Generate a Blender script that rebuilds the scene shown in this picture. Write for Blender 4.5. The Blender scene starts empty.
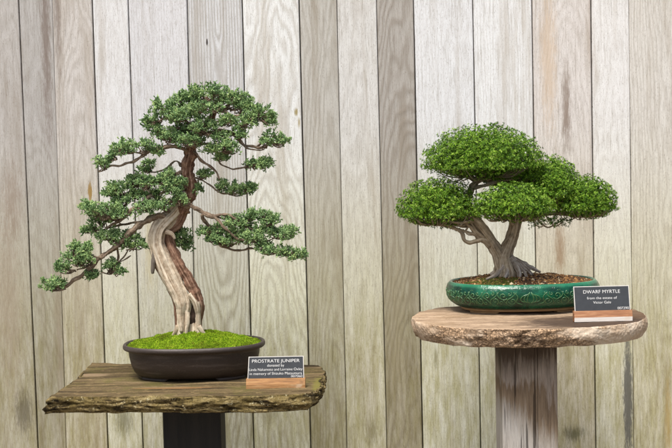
import bpy, math, random
import numpy as np
from mathutils import Vector, Matrix, noise as mn
random.seed(7); RNG = np.random.default_rng(11)
PI = math.pi
sc = bpy.context.scene
COL = sc.collection

# ------------------------------------------------------------------ camera
F = 1300.0
CAM = Vector((0, -4.3, 1.55))
ROT = Matrix.Rotation(math.radians(90 - 3.4), 3, 'X') @ Matrix.Rotation(math.radians(-1.28), 3, 'Z')
cd = bpy.data.cameras.new('camera'); cam = bpy.data.objects.new('camera', cd); COL.objects.link(cam)
cam.location = CAM; cam.rotation_euler = ROT.to_euler()
cd.sensor_width = 36; cd.lens = 36 * F / 672; cd.clip_end = 500
cd.dof.use_dof = True; cd.dof.focus_distance = 4.25; cd.dof.aperture_fstop = 8
sc.camera = cam

def ray(px, py): return ROT @ Vector(((px - 336) / F, -(py - 224) / F, -1))
def at(px, py, Y=0.0):
    d = ray(px, py); return CAM + d * ((Y - CAM.y) / d.y)
def atz(px, py, z):
    d = ray(px, py); return CAM + d * ((z - CAM.z) / d.z)
def mpx(Y=0.0): return (Y - CAM.y) / F          # metres per photo pixel at depth Y

# ------------------------------------------------------------------ helpers
def lin(r, g, b, k=1.0):
    f = lambda c: (c / 255 / 12.92 if c / 255 <= .04045 else ((c / 255 + .055) / 1.055) ** 2.4) * k
    return (f(r), f(g), f(b), 1.0)

def tag(o, label=None, cat=None, group=None, kind=None):
    if label: o['label'] = label
    if cat: o['category'] = cat
    if group: o['group'] = group
    if kind: o['kind'] = kind
    return o

def thing(name, loc, label, cat, group=None):
    o = bpy.data.objects.new(name, None); COL.objects.link(o); o.location = loc
    o.empty_display_size = .1
    return tag(o, label, cat, group)

def root_loc(p):
    v = Vector((0, 0, 0))
    while p is not None:
        v += p.location; p = p.parent
    return v

def mesh_obj(name, verts, faces, mats, parent=None, smooth=True, attrs=None, mi=None, flat_n=None):
    """verts: (n,3) world; faces: int array (m,k) or list of tuples"""
    verts = np.asarray(verts, dtype=np.float64)
    b = root_loc(parent)
    verts = verts - np.array(b)
    me = bpy.data.meshes.new(name)
    if isinstance(faces, np.ndarray):
        m, k = faces.shape
        me.vertices.add(len(verts)); me.vertices.foreach_set('co', verts.astype(np.float32).ravel())
        me.loops.add(m * k); me.loops.foreach_set('vertex_index', faces.astype(np.int32).ravel())
        me.polygons.add(m)
        me.polygons.foreach_set('loop_start', np.arange(0, m * k, k, dtype=np.int32))
        me.polygons.foreach_set('loop_total', np.full(m, k, dtype=np.int32))
    else:
        me.from_pydata([tuple(v) for v in verts], [], [tuple(int(i) for i in f) for f in faces])
    me.update(calc_edges=True)
    me.polygons.foreach_set('use_smooth', np.full(len(me.polygons), smooth))
    if not isinstance(mats, (list, tuple)): mats = [mats]
    for m_ in mats: me.materials.append(m_)
    if mi is not None: me.polygons.foreach_set('material_index', np.asarray(mi, dtype=np.int32))
    if attrs:
        for an, av in attrs.items():
            av = np.asarray(av, dtype=np.float32)
            if av.ndim == 1:
                a = me.attributes.new(an, 'FLOAT', 'POINT'); a.data.foreach_set('value', av)
            elif av.shape[1] == 3:
                a = me.attributes.new(an, 'FLOAT_VECTOR', 'POINT'); a.data.foreach_set('vector', av.ravel())
    me.validate()
    o = bpy.data.objects.new(name, me); COL.objects.link(o)
    if parent is not None: o.parent = parent
    return o

class MB:
    """collects pieces into one mesh"""
    def __init__(s): s.v = []; s.f = []; s.n = 0; s.a = {}
    def add(s, v, f, **attrs):
        v = np.asarray(v, float); s.v.append(v)
        for q in f: s.f.append(tuple(int(i) + s.n for i in q))
        s.n += len(v)
        for k, a in attrs.items(): s.a.setdefault(k, []).append(np.asarray(a, float))
    def box(s, lo, hi, bev=0.0, **kw):
        lo = np.array(lo, float); hi = np.array(hi, float)
        c = (lo + hi) / 2; h = (hi - lo) / 2
        v, f = bevel_box(c, h, bev); s.add(v, f, **kw)
    def build(s, name, mat, parent=None, smooth=True, mi=None):
        return mesh_obj(name, np.vstack(s.v), s.f, mat, parent, smooth, {k: np.concatenate(a) for k, a in s.a.items()} if s.a else None, mi)

def bevel_box(c, h, b):
    if b <= 0: b = 1e-5
    v = []; idx = {}
    for sx in (-1, 1):
        for sy in (-1, 1):
            for sz in (-1, 1):
                for ax in range(3):
                    p = np.array([sx, sy, sz], float) * (h - b); p[ax] = (sx, sy, sz)[ax] * h[ax]
                    idx[(sx, sy, sz, ax)] = len(v); v.append(c + p)
    f = []
    I = lambda x, y, z, a: idx[(x, y, z, a)]
    for s_ in (-1, 1):
        q = [I(s_, -1, -1, 0), I(s_, 1, -1, 0), I(s_, 1, 1, 0), I(s_, -1, 1, 0)]; f.append(q if s_ > 0 else q[::-1])
        q = [I(-1, s_, -1, 1), I(-1, s_, 1, 1), I(1, s_, 1, 1), I(1, s_, -1, 1)]; f.append(q if s_ > 0 else q[::-1])
        q = [I(-1, -1, s_, 2), I(1, -1, s_, 2), I(1, 1, s_, 2), I(-1, 1, s_, 2)]; f.append(q if s_ > 0 else q[::-1])
    def orient(q):
        n = np.zeros(3); P = [np.array(v[i]) for i in q]
        n = np.cross(P[1] - P[0], P[2] - P[0]); m = sum(P) / len(P) - c
        return q if np.dot(n, m) > 0 else q[::-1]
    for a in (-1, 1):
        for b_ in (-1, 1):
            f.append(orient([I(a, b_, -1, 0), I(a, b_, 1, 0), I(a, b_, 1, 1), I(a, b_, -1, 1)]))
            f.append(orient([I(a, -1, b_, 0), I(a, 1, b_, 0), I(a, 1, b_, 2), I(a, -1, b_, 2)]))
            f.append(orient([I(-1, a, b_, 1), I(1, a, b_, 1), I(1, a, b_, 2), I(-1, a, b_, 2)]))
            for z in (-1, 1): f.append(orient([I(a, b_, z, 0), I(a, b_, z, 1), I(a, b_, z, 2)]))
    return np.array(v), f

def catmull(P, R, step):
    P = np.asarray(P, float); R = np.asarray(R, float)
    n = len(P)
    if n == 2: P = np.vstack([P[0], (P[0] + P[1]) / 2, P[1]]); R = np.array([R[0], R.mean(), R[1]]); n = 3
    E = np.vstack([2 * P[0] - P[1], P, 2 * P[-1] - P[-2]]); ER = np.concatenate([[R[0]], R, [R[-1]]])
    out = []; rr = []
    for i in range(1, n):
        p0, p1, p2, p3 = E[i - 1], E[i], E[i + 1], E[i + 2]
        k = max(2, int(np.linalg.norm(p2 - p1) / step))
        for j in range(k):
            t = j / k
            out.append(.5 * ((2 * p1) + (-p0 + p2) * t + (2 * p0 - 5 * p1 + 4 * p2 - p3) * t * t + (-p0 + 3 * p1 - 3 * p2 + p3) * t ** 3))
            rr.append(ER[i] * (1 - t) + ER[i + 1] * t)
    out.append(P[-1]); rr.append(R[-1])
    return np.array(out), np.array(rr)

def tube(mb, P, R, step=.004, n=12, rough=.12, nf=60, flute=0.0, fk=4, twist=12, seed=0.0, wob=0.0, cap=True):
    P, R = catmull(P, R, step)
    if wob:
        for i in range(1, len(P)):
            q = Vector(P[i] * 28 + seed); P[i] += np.array(mn.noise_vector(q)) * wob
    m = len(P); L = np.concatenate([[0], np.cumsum(np.linalg.norm(np.diff(P, axis=0), axis=1))])
    T = np.gradient(P, axis=0); T /= np.linalg.norm(T, axis=1)[:, None] + 1e-12
    u = np.cross(T[0], [0.3, 1, .1]); u /= np.linalg.norm(u)
    V = []; TC = []
    for i in range(m):
        u = u - T[i] * np.dot(u, T[i]); u /= np.linalg.norm(u); w = np.cross(T[i], u)
        for j in range(n):
            a = 2 * PI * j / n
            d = u * math.cos(a) + w * math.sin(a)
            r = R[i]
            if flute: r *= 1 + flute * math.sin(fk * a + twist * L[i] + seed) + flute * .6 * math.sin((fk + 3) * a - twist * 1.7 * L[i] + 2 * seed)
            if flute:
                ga = a + .5 * math.sin(L[i] * 9 + seed)
                r *= 1 + flute * 1.5 * mn.noise(Vector((math.cos(ga) * 3.2 + seed, math.sin(ga) * 3.2, L[i] * 7))) + flute * .9 * mn.noise(Vector((math.cos(ga) * 8, math.sin(ga) * 8 + seed, L[i] * 6)))
            if rough:
                p = P[i] + d * R[i]
                r *= 1 + rough * mn.noise(Vector(p * nf + seed)) * 1.6 + rough * .6 * mn.noise(Vector(p * nf * 2.7 + seed))
            V.append(P[i] + d * r); TC.append((math.cos(a) + seed, math.sin(a), L[i] * 10))
    Fc = []
    for i in range(m - 1):
        for j in range(n):
            k = (j + 1) % n
            Fc.append((i * n + j, i * n + k, (i + 1) * n + k, (i + 1) * n + j))
    if cap:
        Fc.append(tuple(range((m - 1) * n, m * n))); Fc.append(tuple(range(n))[::-1])
    mb.add(V, Fc, tc=TC)

# ------------------------------------------------------------------ node DSL
class NT:
    def __init__(s, name):
        s.m = bpy.data.materials.new(name); s.m.use_nodes = True; s.t = s.m.node_tree; s.t.nodes.clear()
        s.out = s.t.nodes.new('ShaderNodeOutputMaterial'); s.b = s.t.nodes.new('ShaderNodeBsdfPrincipled')
        s.t.links.new(s.b.outputs[0], s.out.inputs[0])
    def new(s, t): return s.t.nodes.new(t)
    def put(s, sock, v):
        if isinstance(v, bpy.types.NodeSocket): s.t.links.new(v, sock)
        elif v is not None: sock.default_value = v
    def math(s, op, a, b=None, c=None, clamp=False):
        n = s.new('ShaderNodeMath'); n.operation = op; n.use_clamp = clamp
        s.put(n.inputs[0], a); s.put(n.inputs[1], b)
        if c is not None: s.put(n.inputs[2], c)
        return n.outputs[0]
    def vmul(s, v, k, off=None):
        n = s.new('ShaderNodeVectorMath'); n.operation = 'MULTIPLY_ADD'; s.put(n.inputs[0], v); n.inputs[1].default_value = k
        n.inputs[2].default_value = off or (0, 0, 0); return n.outputs[0]
    def vadd(s, a, b):
        n = s.new('ShaderNodeVectorMath'); n.operation = 'ADD'; s.put(n.inputs[0], a); s.put(n.inputs[1], b); return n.outputs[0]
    def attr(s, name, out='Vector'):
        n = s.new('ShaderNodeAttribute'); n.attribute_name = name; return n.outputs[out]
    def obj(s): return s.new('ShaderNodeTexCoord').outputs['Object']
    def pos(s): return s.new('ShaderNodeNewGeometry').outputs['Position']
    def normal(s): return s.new('ShaderNodeNewGeometry').outputs['Normal']
    def sep(s, v):
        n = s.new('ShaderNodeSeparateXYZ'); s.put(n.inputs[0], v); return n.outputs
    def noise(s, v, scale=1, detail=4, rough=.55, dist=0, out='Fac'):
        n = s.new('ShaderNodeTexNoise'); s.put(n.inputs['Vector'], v); n.inputs['Scale'].default_value = scale
        n.inputs['Detail'].default_value = detail; n.inputs['Roughness'].default_value = rough; n.inputs['Distortion'].default_value = dist
        return n.outputs[out]
    def vor(s, v, scale=1, feature='F1', out='Distance', rand=1):
        n = s.new('ShaderNodeTexVoronoi'); n.feature = feature; s.put(n.inputs['Vector'], v); n.inputs['Scale'].default_value = scale
        n.inputs['Randomness'].default_value = rand
        return n.outputs[out]
    def ramp(s, f, stops, interp='LINEAR'):
        n = s.new('ShaderNodeValToRGB'); s.put(n.inputs[0], f); cr = n.color_ramp; cr.interpolation = interp
        while len(cr.elements) < len(stops): cr.elements.new(.5)
        for e, (p, c) in zip(cr.elements, stops):
            e.position = p; e.color = c if hasattr(c, '__len__') else (c, c, c, 1)
        return n.outputs[0]
    def step(s, f, lo, hi):
        n = s.new('ShaderNodeMapRange'); n.interpolation_type = 'SMOOTHSTEP'; s.put(n.inputs[0], f)
        n.inputs[1].default_value = lo; n.inputs[2].default_value = hi; return n.outputs[0]
    def mix(s, f, a, b, mode='MIX'):
        n = s.new('ShaderNodeMix'); n.data_type = 'RGBA'; n.blend_type = mode; n.clamp_factor = True
        s.put(n.inputs[0], f); s.put(n.inputs[6], a); s.put(n.inputs[7], b); return n.outputs[2]
    def bump(s, h, dist=.002, strength=1, normal=None):
        n = s.new('ShaderNodeBump'); n.inputs['Strength'].default_value = strength; n.inputs['Distance'].default_value = dist
        s.put(n.inputs['Height'], h)
        if normal is not None: s.put(n.inputs['Normal'], normal)
        s.t.links.new(n.outputs[0], s.b.inputs['Normal']); return n.outputs[0]
    def col(s, c): s.put(s.b.inputs['Base Color'], c)
    def rough(s, r): s.put(s.b.inputs['Roughness'], r)
    def spec(s, r): s.b.inputs['Specular IOR Level'].default_value = r

# ------------------------------------------------------------------ FENCE
FY = 0.50
tops = [18.5, 52.5, 92, 128, 187, 242, 299, 337, 376.5, 413.5, 473, 532, 591, 629]
bots = [38, 66.5, 108, 143.3, 198, 254, 311, 347, 387, 423, 481, 538.5, 596, 634]
gaps = [4.5, 1.6, 4.5, 4.5, 4.5, 4.8, 4.5, 2.0, 3.0, 4.5, 4.0, 4.5, 5.5, 2.0]
tints = [  # srgb tint, ring contrast, (xc, d0, slope) of the growth rings
 ((184,177,168), .35), ((178,172,164), .4), ((201,193,183), .5), ((220,216,210), .25), ((214,210,206), .25),
 ((209,206,201), .95), ((228,225,217), .75), ((190,184,172), .6), ((212,207,198), .3), ((174,166,155), .8),
 ((222,219,214), .25), ((228,225,219), .35), ((216,207,197), .35), ((226,221,213), .3), ((213,206,194), .5)]
NF = NT('weathered_fence_wood')
def seam(i, py_top=0, py_bot=448):
    a = at(tops[i], 0, FY); b = at(bots[i], 448, FY)
    return a, b
seams = []
for i in range(14):
    a, b = seam(i); k = (a.x - b.x) / (a.z - b.z)
    seams.append((b.x - b.z * k, k, gaps[i] / 1000))          # x at z=0, slope, gap
w0 = .19
left = []; x = seams[0][0]
for i in range(16):
    x -= random.choice([.2, .14, .21, .19]); left.append((x, 0.0, .0045))
right = []; x = seams[-1][0]
for i in range(16):
    x += random.choice([.2, .14, .21, .19]); right.append((x, 0.0, .004))
allse = left[::-1] + seams + right
rr = random.Random(5)
alltints = [((205 + rr.randint(-25, 20),) * 3, rr.uniform(.2, .8)) for _ in range(15)]
alltints = [((c[0], c[0] - 5, c[0] - 12), k) for c, k in alltints] + tints + [((c[0], c[0] - 5, c[0] - 13), k) for c, k in alltints]
ZB, ZT = .06, 2.42
mb = MB()
def board(mb, s0, s1, tint, ring, seed, y0, th=.022, zb=ZB, zt=ZT):
    nz = 60
    zs = np.linspace(zb, zt, nz)
    xc = rr.uniform(-.05, .05); d0 = rr.uniform(-.12, .12); sl = rr.choice([-1, 1]) * rr.uniform(.03, .09)
    V = []; LC = []; BP = []; TI = []
    cup = rr.uniform(-.003, .003); proud = rr.uniform(-.0015, .0015)
    tl = lin(*tint)
    for z in zs:
        xl = s0[0] + s0[1] * z + s0[2] / 2 + .0012 * mn.noise(Vector((seed, z * 2.2, 0)))
        xr = s1[0] + s1[1] * z - s1[2] / 2 + .0012 * mn.noise(Vector((seed, z * 2.2, 9)))
        w = (xr - xl) / 2; c = (xl + xr) / 2; b = .0022
        prof = [(-w, y0 + th), (-w, y0 + b), (-w + b, y0)] + [(-w + b + (2 * w - 2 * b) * t, y0 + cup * (1 - (2 * t - 1) ** 2)) for t in (.15, .35, .5, .65, .85)] + [(w - b, y0), (w, y0 + b), (w, y0 + th)]
        for (lx, y) in prof:
            V.append((c + lx, y + proud, z)); LC.append((lx, seed * 3.7, z)); BP.append((xc, d0 + seed * 0, sl)); TI.append([min(.92, q * 1.12) * kk for q, kk in zip(tl[:3], (.970, 1.010, 1.065))])
    n = 11; Fc = []
    for i in range(nz - 1):
        for j in range(n):
            k = (j + 1) % n; Fc.append((i * n + j, i * n + k, (i + 1) * n + k, (i + 1) * n + j))
    Fc.append(tuple(range(n))[::-1]); Fc.append(tuple(range((nz - 1) * n, nz * n)))
    mb.add(V, Fc, lc=LC, bp=BP, tint=TI, ringk=np.full(len(V), ring))
for i in range(len(allse) - 1):
    t = alltints[i] if i < len(alltints) else ((200, 195, 185), .4)
    board(mb, allse[i], allse[i + 1], t[0], t[1], float(i) + .37, FY)
backs = MB()  # unseen dark layer added so sky does not show bright through the gaps
for i in range(len(allse) - 2):
    a, b = allse[i], allse[i + 1]; c = allse[i + 2]
    m0 = ((a[0] + b[0]) / 2, 0, .002); m1 = ((b[0] + c[0]) / 2, 0, .002)
    board(backs, m0, m1, (120, 112, 100), .3, 60. + i, FY + .0235, .018)

lc = NF.attr('lc'); bp = NF.sep(NF.attr('bp')); tint = NF.attr('tint'); rk = NF.attr('ringk', 'Fac')
LX, LS, LZ = NF.sep(lc)
P = NF.pos(); PX, PY_, PZ = NF.sep(P)
warp = NF.noise(NF.vmul(lc, (6, 1, 1.6)), 1, 3, .5)
warp2 = NF.noise(NF.vmul(lc, (30, 1, 7)), 1, 3, .6)
dd = NF.math('ADD', NF.math('MULTIPLY_ADD', LZ, bp[2], bp[1]), NF.math('MULTIPLY_ADD', warp, .12, -.06))
dx = NF.math('SUBTRACT', LX, bp[0])
rad = NF.math('SQRT', NF.math('ADD', NF.math('MULTIPLY', dx, dx), NF.math('MULTIPLY', dd, dd)))
rad = NF.math('ADD', rad, NF.math('MULTIPLY', warp2, .005))
ring = NF.math('MULTIPLY_ADD', NF.math('SINE', NF.math('MULTIPLY', rad, 2 * PI / .0105)), .5, .5)
ring = NF.math('POWER', ring, 1.6)
fib = NF.noise(NF.vmul(lc, (620, 1, 24)), 1, 5, .8)
fib2 = NF.noise(NF.vmul(lc, (150, 1, 6)), 1, 6, .72)
blot = NF.noise(NF.vmul(lc, (16, 1, 1.5)), 1, 5, .6)
speck = NF.noise(NF.vmul(lc, (520, 5, 130)), 1, 3, .8)
c = tint
dk = NF.mix(1, tint, lin(178, 170, 160), 'MULTIPLY')
c = NF.mix(NF.math('MULTIPLY', NF.step(fib2, .50, .72), .55), c, dk)
c = NF.mix(NF.math('MULTIPLY', NF.step(fib, .48, .66), .62), c, dk)
c = NF.mix(NF.math('MULTIPLY', NF.math('MULTIPLY', ring, rk), .48), c, NF.mix(1, tint, lin(176, 164, 148), 'MULTIPLY'))
c = NF.mix(NF.math('MULTIPLY', NF.step(blot, .50, .72), .7), c, NF.mix(1, tint, lin(205, 196, 184), 'MULTIPLY'))
c = NF.mix(NF.math('MULTIPLY', NF.step(speck, .58, .66), .6), c, lin(120, 105, 90))
# thin algae and dirt film, thicker near the damp ground
zf = NF.step(PZ, 1.72, .95)
al = NF.noise(NF.vmul(lc, (40, 1, 7)), 1, 7, .75)
c = NF.mix(NF.math('MULTIPLY', zf, NF.math('MULTIPLY_ADD', al, .5, .62)), c, NF.mix(1, c, lin(240, 239, 214), 'MULTIPLY'))
zf2 = NF.step(PZ, 1.18, .72)
c = NF.mix(NF.math('MULTIPLY', zf2, NF.step(al, .32, .68)), c, NF.mix(1, c, lin(216, 212, 186), 'MULTIPLY'))
# stains with a shape of their own
def stain(c, px, py, rx, ry, color, k, sharp=.5):
    p = at(px, py, FY); m = mpx(FY)
    ex = NF.math('MULTIPLY', NF.math('SUBTRACT', PX, p.x), 1 / (rx * m)); ez = NF.math('MULTIPLY', NF.math('SUBTRACT', PZ, p.z), 1 / (ry * m))
    d = NF.math('SQRT', NF.math('ADD', NF.math('MULTIPLY', ex, ex), NF.math('MULTIPLY', ez, ez)))
    d = NF.math('ADD', d, NF.math('MULTIPLY_ADD', NF.noise(NF.vmul(lc, (190, 1, 26)), 1, 6, .8), 2.2, -1.1))
    return NF.mix(NF.math('MULTIPLY', NF.step(d, 1.0, 1.0 - sharp), k), c, color)
c = stain(c, 46, 40, 7, 150, lin(120, 105, 95), .75, .9)
c = stain(c, 57, 10, 5, 90, lin(120, 105, 95), .6, .9)
c = stain(c, 59, 330, 6, 150, lin(140, 125, 105), .45, .9)
c = stain(c, 8, 300, 20, 130, lin(150, 132, 112), .45, .9)
c = stain(c, 24, 412, 12, 30, lin(92, 85, 66), .75, .8)
c = stain(c, 12, 200, 16, 60, lin(140, 120, 102), .45, .9)
c = stain(c, 90, 192, 2.6, 13, lin(150, 118, 50), .9, .6)
c = stain(c, 296, 112, 2.6, 5, lin(150, 130, 62), .85, .7)
c = stain(c, 299, 123, 1.6, 7, lin(160, 138, 72), .7, .7)
c = stain(c, 566, 110, 7, 62, lin(128, 108, 92), .75, .9)
c = stain(c, 548, 60, 12, 95, lin(205, 180, 150), .6, .9)
c = stain(c, 560, 250, 8, 36, lin(150, 120, 88), .7, .9)
c = stain(c, 628, 400, 6, 78, lin(92, 90, 84), .9, .5)
c = stain(c, 574, 434, 16, 12, lin(90, 88, 58), .8, .9)
c = stain(c, 220, 425, 7, 16, lin(84, 82, 62), .8, .9)
c = stain(c, 124, 420, 14, 26, lin(112, 110, 84), .7, .9)
c = stain(c, 372, 432, 10, 22, lin(120, 112, 72), .7, .9)
c = stain(c, 436, 358, 4, 16, lin(128, 122, 80), .7, .9)
c = stain(c, 668, 420, 5, 60, lin(176, 150, 92), .6, .9)
c = stain(c, 150, 245, 10, 60, lin(190, 176, 128), .5, .9)
c = stain(c, 268, 405, 11, 28, lin(140, 132, 104), .5, .9)
c = stain(c, 207, 42, 1.0, 3.6, lin(50, 40, 34), .95, .4)
c = stain(c, 395, 330, 14, 120, lin(150, 140, 112), .45, .9)
NF.col(c); NF.rough(.85); NF.spec(.25)
hgt = NF.math('ADD', NF.math('MULTIPLY', fib, .7), NF.math('MULTIPLY', NF.math('MULTIPLY', ring, rk), .35))
NF.bump(hgt, .0022, .8)
fence = thing('wooden_fence', (0, FY, 0), 'tall pale weathered plank fence standing behind both bonsai trees', 'fence')
mb.build('board_panel', NF.m, fence, smooth=False)
o = backs.build('added_gap_backing', NF.m, fence, smooth=False)
MR = NT('fence_rail_wood'); MR.col(MR.mix(MR.noise(MR.vmul(MR.obj(), (2, 40, 40)), 1, 4), lin(110, 98, 82), lin(150, 138, 120))); MR.rough(.9)
for z in (.35, 1.25, 2.15):
    r_ = MB(); r_.box((-3.2, FY + .043, z), (3.2, FY + .085, z + .09), .003); r_.build('rail', MR.m, fence, smooth=False)
for x in (-3.15, -1.05, 1.05, 3.15):
    r_ = MB(); r_.box((x - .045, FY + .087, 0), (x + .045, FY + .177, 2.4), .004); r_.build('post', MR.m, fence, smooth=False)

# ------------------------------------------------------------------ GROUND
G = NT('gravel_ground')
gp = G.pos(); v1 = G.vor(gp, 60, out='Color'); gn = G.noise(gp, 1.2, 5)
G.col(G.mix(G.math('MULTIPLY', G.sep(v1)[0], .6), G.mix(gn, lin(120, 110, 96), lin(150, 140, 124)), lin(96, 88, 78))); G.rough(.95)
G.bump(G.vor(gp, 60), .01, .6)
g = mesh_obj('ground', [(-150, -150, 0), (150, -150, 0), (150, 150, 0), (-150, 150, 0)], [(0, 1, 2, 3)], G.m, None, False); g['kind'] = 'structure'

# ------------------------------------------------------------------ SLABS
def resample(pts, n):
    P = np.array([(p[0], p[1]) for p in pts] + [(pts[0][0], pts[0][1])], float)
    L = np.concatenate([[0], np.cumsum(np.linalg.norm(np.diff(P, axis=0), axis=1))])
    t = np.linspace(0, L[-1], n, endpoint=False)
    return np.stack([np.interp(t, L, P[:, 0]), np.interp(t, L, P[:, 1])], 1)

def slab(name, outline, ztop, th, side_fn, top_fn, mats, parent, n=900, nl=26, nr=60):
    O = resample(outline, n)
    T = np.roll(O, -3, 0) - np.roll(O, 3, 0); T /= np.linalg.norm(T, axis=1)[:, None]
    Nn = np.stack([T[:, 1], -T[:, 0]], 1)
    C = O.mean(0)
    if ((O - C) * Nn).sum() < 0: Nn = -Nn
    V = []; Fc = []; mi = []
    for l in range(nl + 1):
        t = l / nl; z = ztop - th * t
        for i in range(n):
            off, dz = side_fn(O[i], Nn[i], t, z)
            p = O[i] + Nn[i] * off
            V.append((p[0], p[1], z + dz + (top_fn(p[0], p[1]) if l == 0 else 0)))
    for l in range(nl):
        for i in range(n):
            j = (i + 1) % n; Fc.append((l * n + i, (l + 1) * n + i, (l + 1) * n + j, l * n + j)); mi.append(1)
    edge = np.array(V[:n])[:, :2]
    base = len(V)
    for r in range(1, nr):
        s_ = 1 - (r / nr)
        s_ = s_ ** .9
        for i in range(n):
            p = C + (edge[i] - C) * s_
            V.append((p[0], p[1], ztop + top_fn(p[0], p[1])))
    for r in range(nr - 1):
        a = 0 if r == 0 else base + (r - 1) * n; b = base + r * n
        for i in range(n):
            j = (i + 1) % n; Fc.append((a + i, a + j, b + j, b + i)); mi.append(0)
    V.append((C[0], C[1], ztop + top_fn(C[0], C[1]))); ci = len(V) - 1
    a = base + (nr - 2) * n
    for i in range(n): Fc.append((a + i, a + (i + 1) % n, ci)); mi.append(0)
    Fc.append(tuple(nl * n + i for i in range(n))[::-1]); mi.append(1)
    return mesh_obj(name, V, Fc, mats, parent, True, None, mi)

# left slab
ZL = .80
MT = NT('mossy_slab_top'); p = MT.pos()
n1 = MT.noise(MT.vmul(p, (2.2, 26, 20)), 1, 6, .62, .4); n2 = MT.noise(p, 9, 5, .6); n3 = MT.noise(MT.vmul(p, (30, 60, 30)), 1, 6, .8); fb = MT.noise(MT.vmul(p, (9, 190, 90)), 1, 4, .6)
c = MT.ramp(n1, [(.34, lin(52, 42, 28)), (.45, lin(82, 69, 46)), (.55, lin(108, 92, 64)), (.7, lin(140, 121, 92))])
c = MT.mix(MT.math('MULTIPLY', MT.step(n2, .48, .66), .6), c, lin(92, 88, 42))
c = MT.mix(MT.math('MULTIPLY', MT.step(fb, .5, .7), .4), c, lin(60, 48, 32))
c = MT.mix(MT.math('MULTIPLY', MT.step(n3, .54, .62), .55), c, lin(150, 128, 90))
c = MT.mix(MT.math('MULTIPLY', MT.step(MT.noise(p, 150, 5, .85), .52, .6), .5), c, lin(46, 38, 24))
px_, py_, pz_ = MT.sep(p)
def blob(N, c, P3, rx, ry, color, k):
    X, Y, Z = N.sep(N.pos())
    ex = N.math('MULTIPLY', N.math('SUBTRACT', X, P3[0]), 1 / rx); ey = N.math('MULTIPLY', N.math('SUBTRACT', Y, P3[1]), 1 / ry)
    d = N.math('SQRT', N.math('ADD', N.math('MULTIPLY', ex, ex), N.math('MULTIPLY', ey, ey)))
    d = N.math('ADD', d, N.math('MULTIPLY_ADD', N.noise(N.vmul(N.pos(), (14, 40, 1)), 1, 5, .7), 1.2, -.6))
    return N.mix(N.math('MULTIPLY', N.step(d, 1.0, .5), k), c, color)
q = atz(175, 388, ZL); c = blob(MT, c, q, .16, .016, lin(150, 112, 70), .6)
q = atz(90, 375, ZL); c = blob(MT, c, q, .09, .03, lin(172, 148, 118), .6)
q = atz(320, 385, ZL); c = blob(MT, c, q, .03, .16, lin(112, 106, 50), .8)
MT.col(c); MT.rough(.9); MT.spec(.2); MT.bump(MT.math('ADD', n1, MT.math('MULTIPLY', n3, .5)), .006, .9)
MS = NT('eroded_slab_edge'); p = MS.pos()
n1 = MS.noise(MS.vmul(p, (16, 16, 95)), 1, 6, .7, .6); n2 = MS.noise(p, 14, 5, .6); n3 = MS.noise(p, 150, 5, .85)
c = MS.ramp(n1, [(.38, lin(24, 19, 12)), (.45, lin(72, 60, 36)), (.51, lin(120, 103, 66)), (.58, lin(166, 148, 104)), (.7, lin(104, 94, 52))])
c = MS.mix(MS.math('MULTIPLY', MS.step(n2, .46, .62), .55), c, lin(122, 106, 62))
c = MS.mix(MS.math('MULTIPLY', MS.step(n3, .52, .60), .8), c, lin(40, 32, 20))
c = MS.mix(MS.step(MS.noise(p, 70, 4, .8), .60, .66), c, lin(198, 188, 150))
MS.col(c); MS.rough(.95); MS.spec(.15); MS.bump(MS.math('ADD', n1, MS.math('MULTIPLY', n3, .6)), .008, 1)
pl = [(47, 397.5), (120, 396.5), (200, 397), (260, 396), (300, 395.5), (312, 394), (320, 388), (326, 378), (324, 370), (321, 365),
      (260, 363), (200, 363.5), (140, 364), (92, 363.5), (84, 370), (77, 378), (62, 388)]
outl = [atz(a, b, ZL) for a, b in pl]
def top_l(x, y): return .003 * mn.noise(Vector((x * 5, y * 16, 0))) + .0018 * mn.noise(Vector((x * 9, y * 60, 3)))
def side_l(o, nn, t, z):
    o3 = Vector((o[0], o[1], z))
    s = .010 * mn.noise(Vector((o3.x * 9, o3.y * 9, z * 60))) + .006 * mn.noise(Vector((o3.x * 30, o3.y * 30, z * 120))) + .003 * mn.noise(o3 * 160)
    s += -.010 * (2 * abs(t - .45)) ** 3 + .012 * mn.noise(Vector((o3.x * 6, o3.y * 6, 5)))
    if nn[0] < -.5: s += .02 * t
    lump = math.exp(-((o3.x - cl.x) / .022) ** 2) * (.012 if nn[1] < -.5 else 0)
    dz = .004 * mn.noise(Vector((o3.x * 14, o3.y * 14, 2))) * (1 if t > .5 else .4)
    return (0 if t == 0 and False else s + lump), dz
cl = atz(118, 397, ZL)
lt = thing('display_table', (at(191, 400, -.05).x, -.05, 0), 'rustic rectangular mossy plank table on a black post, under the juniper', 'table', 'rustic bonsai display tables')
slab('table_top', outl, ZL, .052, side_l, top_l, [MT.m, MS.m], lt)
MP = NT('blackened_post'); p = MP.obj(); n1 = MP.noise(MP.vmul(p, (60, 60, 3)), 1, 5, .6)
MP.col(MP.ramp(n1, [(.3, lin(12, 10, 8)), (.7, lin(34, 29, 25))])); MP.rough(.75); MP.bump(n1, .003, .8)
a = at(162.5, 416, -.14).x; b = at(220.5, 416, -.14).x
pm = MB(); pm.box((a, -.14, 0), (b, .03, ZL - .056), .004); pm.build('post', MP.m, lt, smooth=False)

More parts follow.
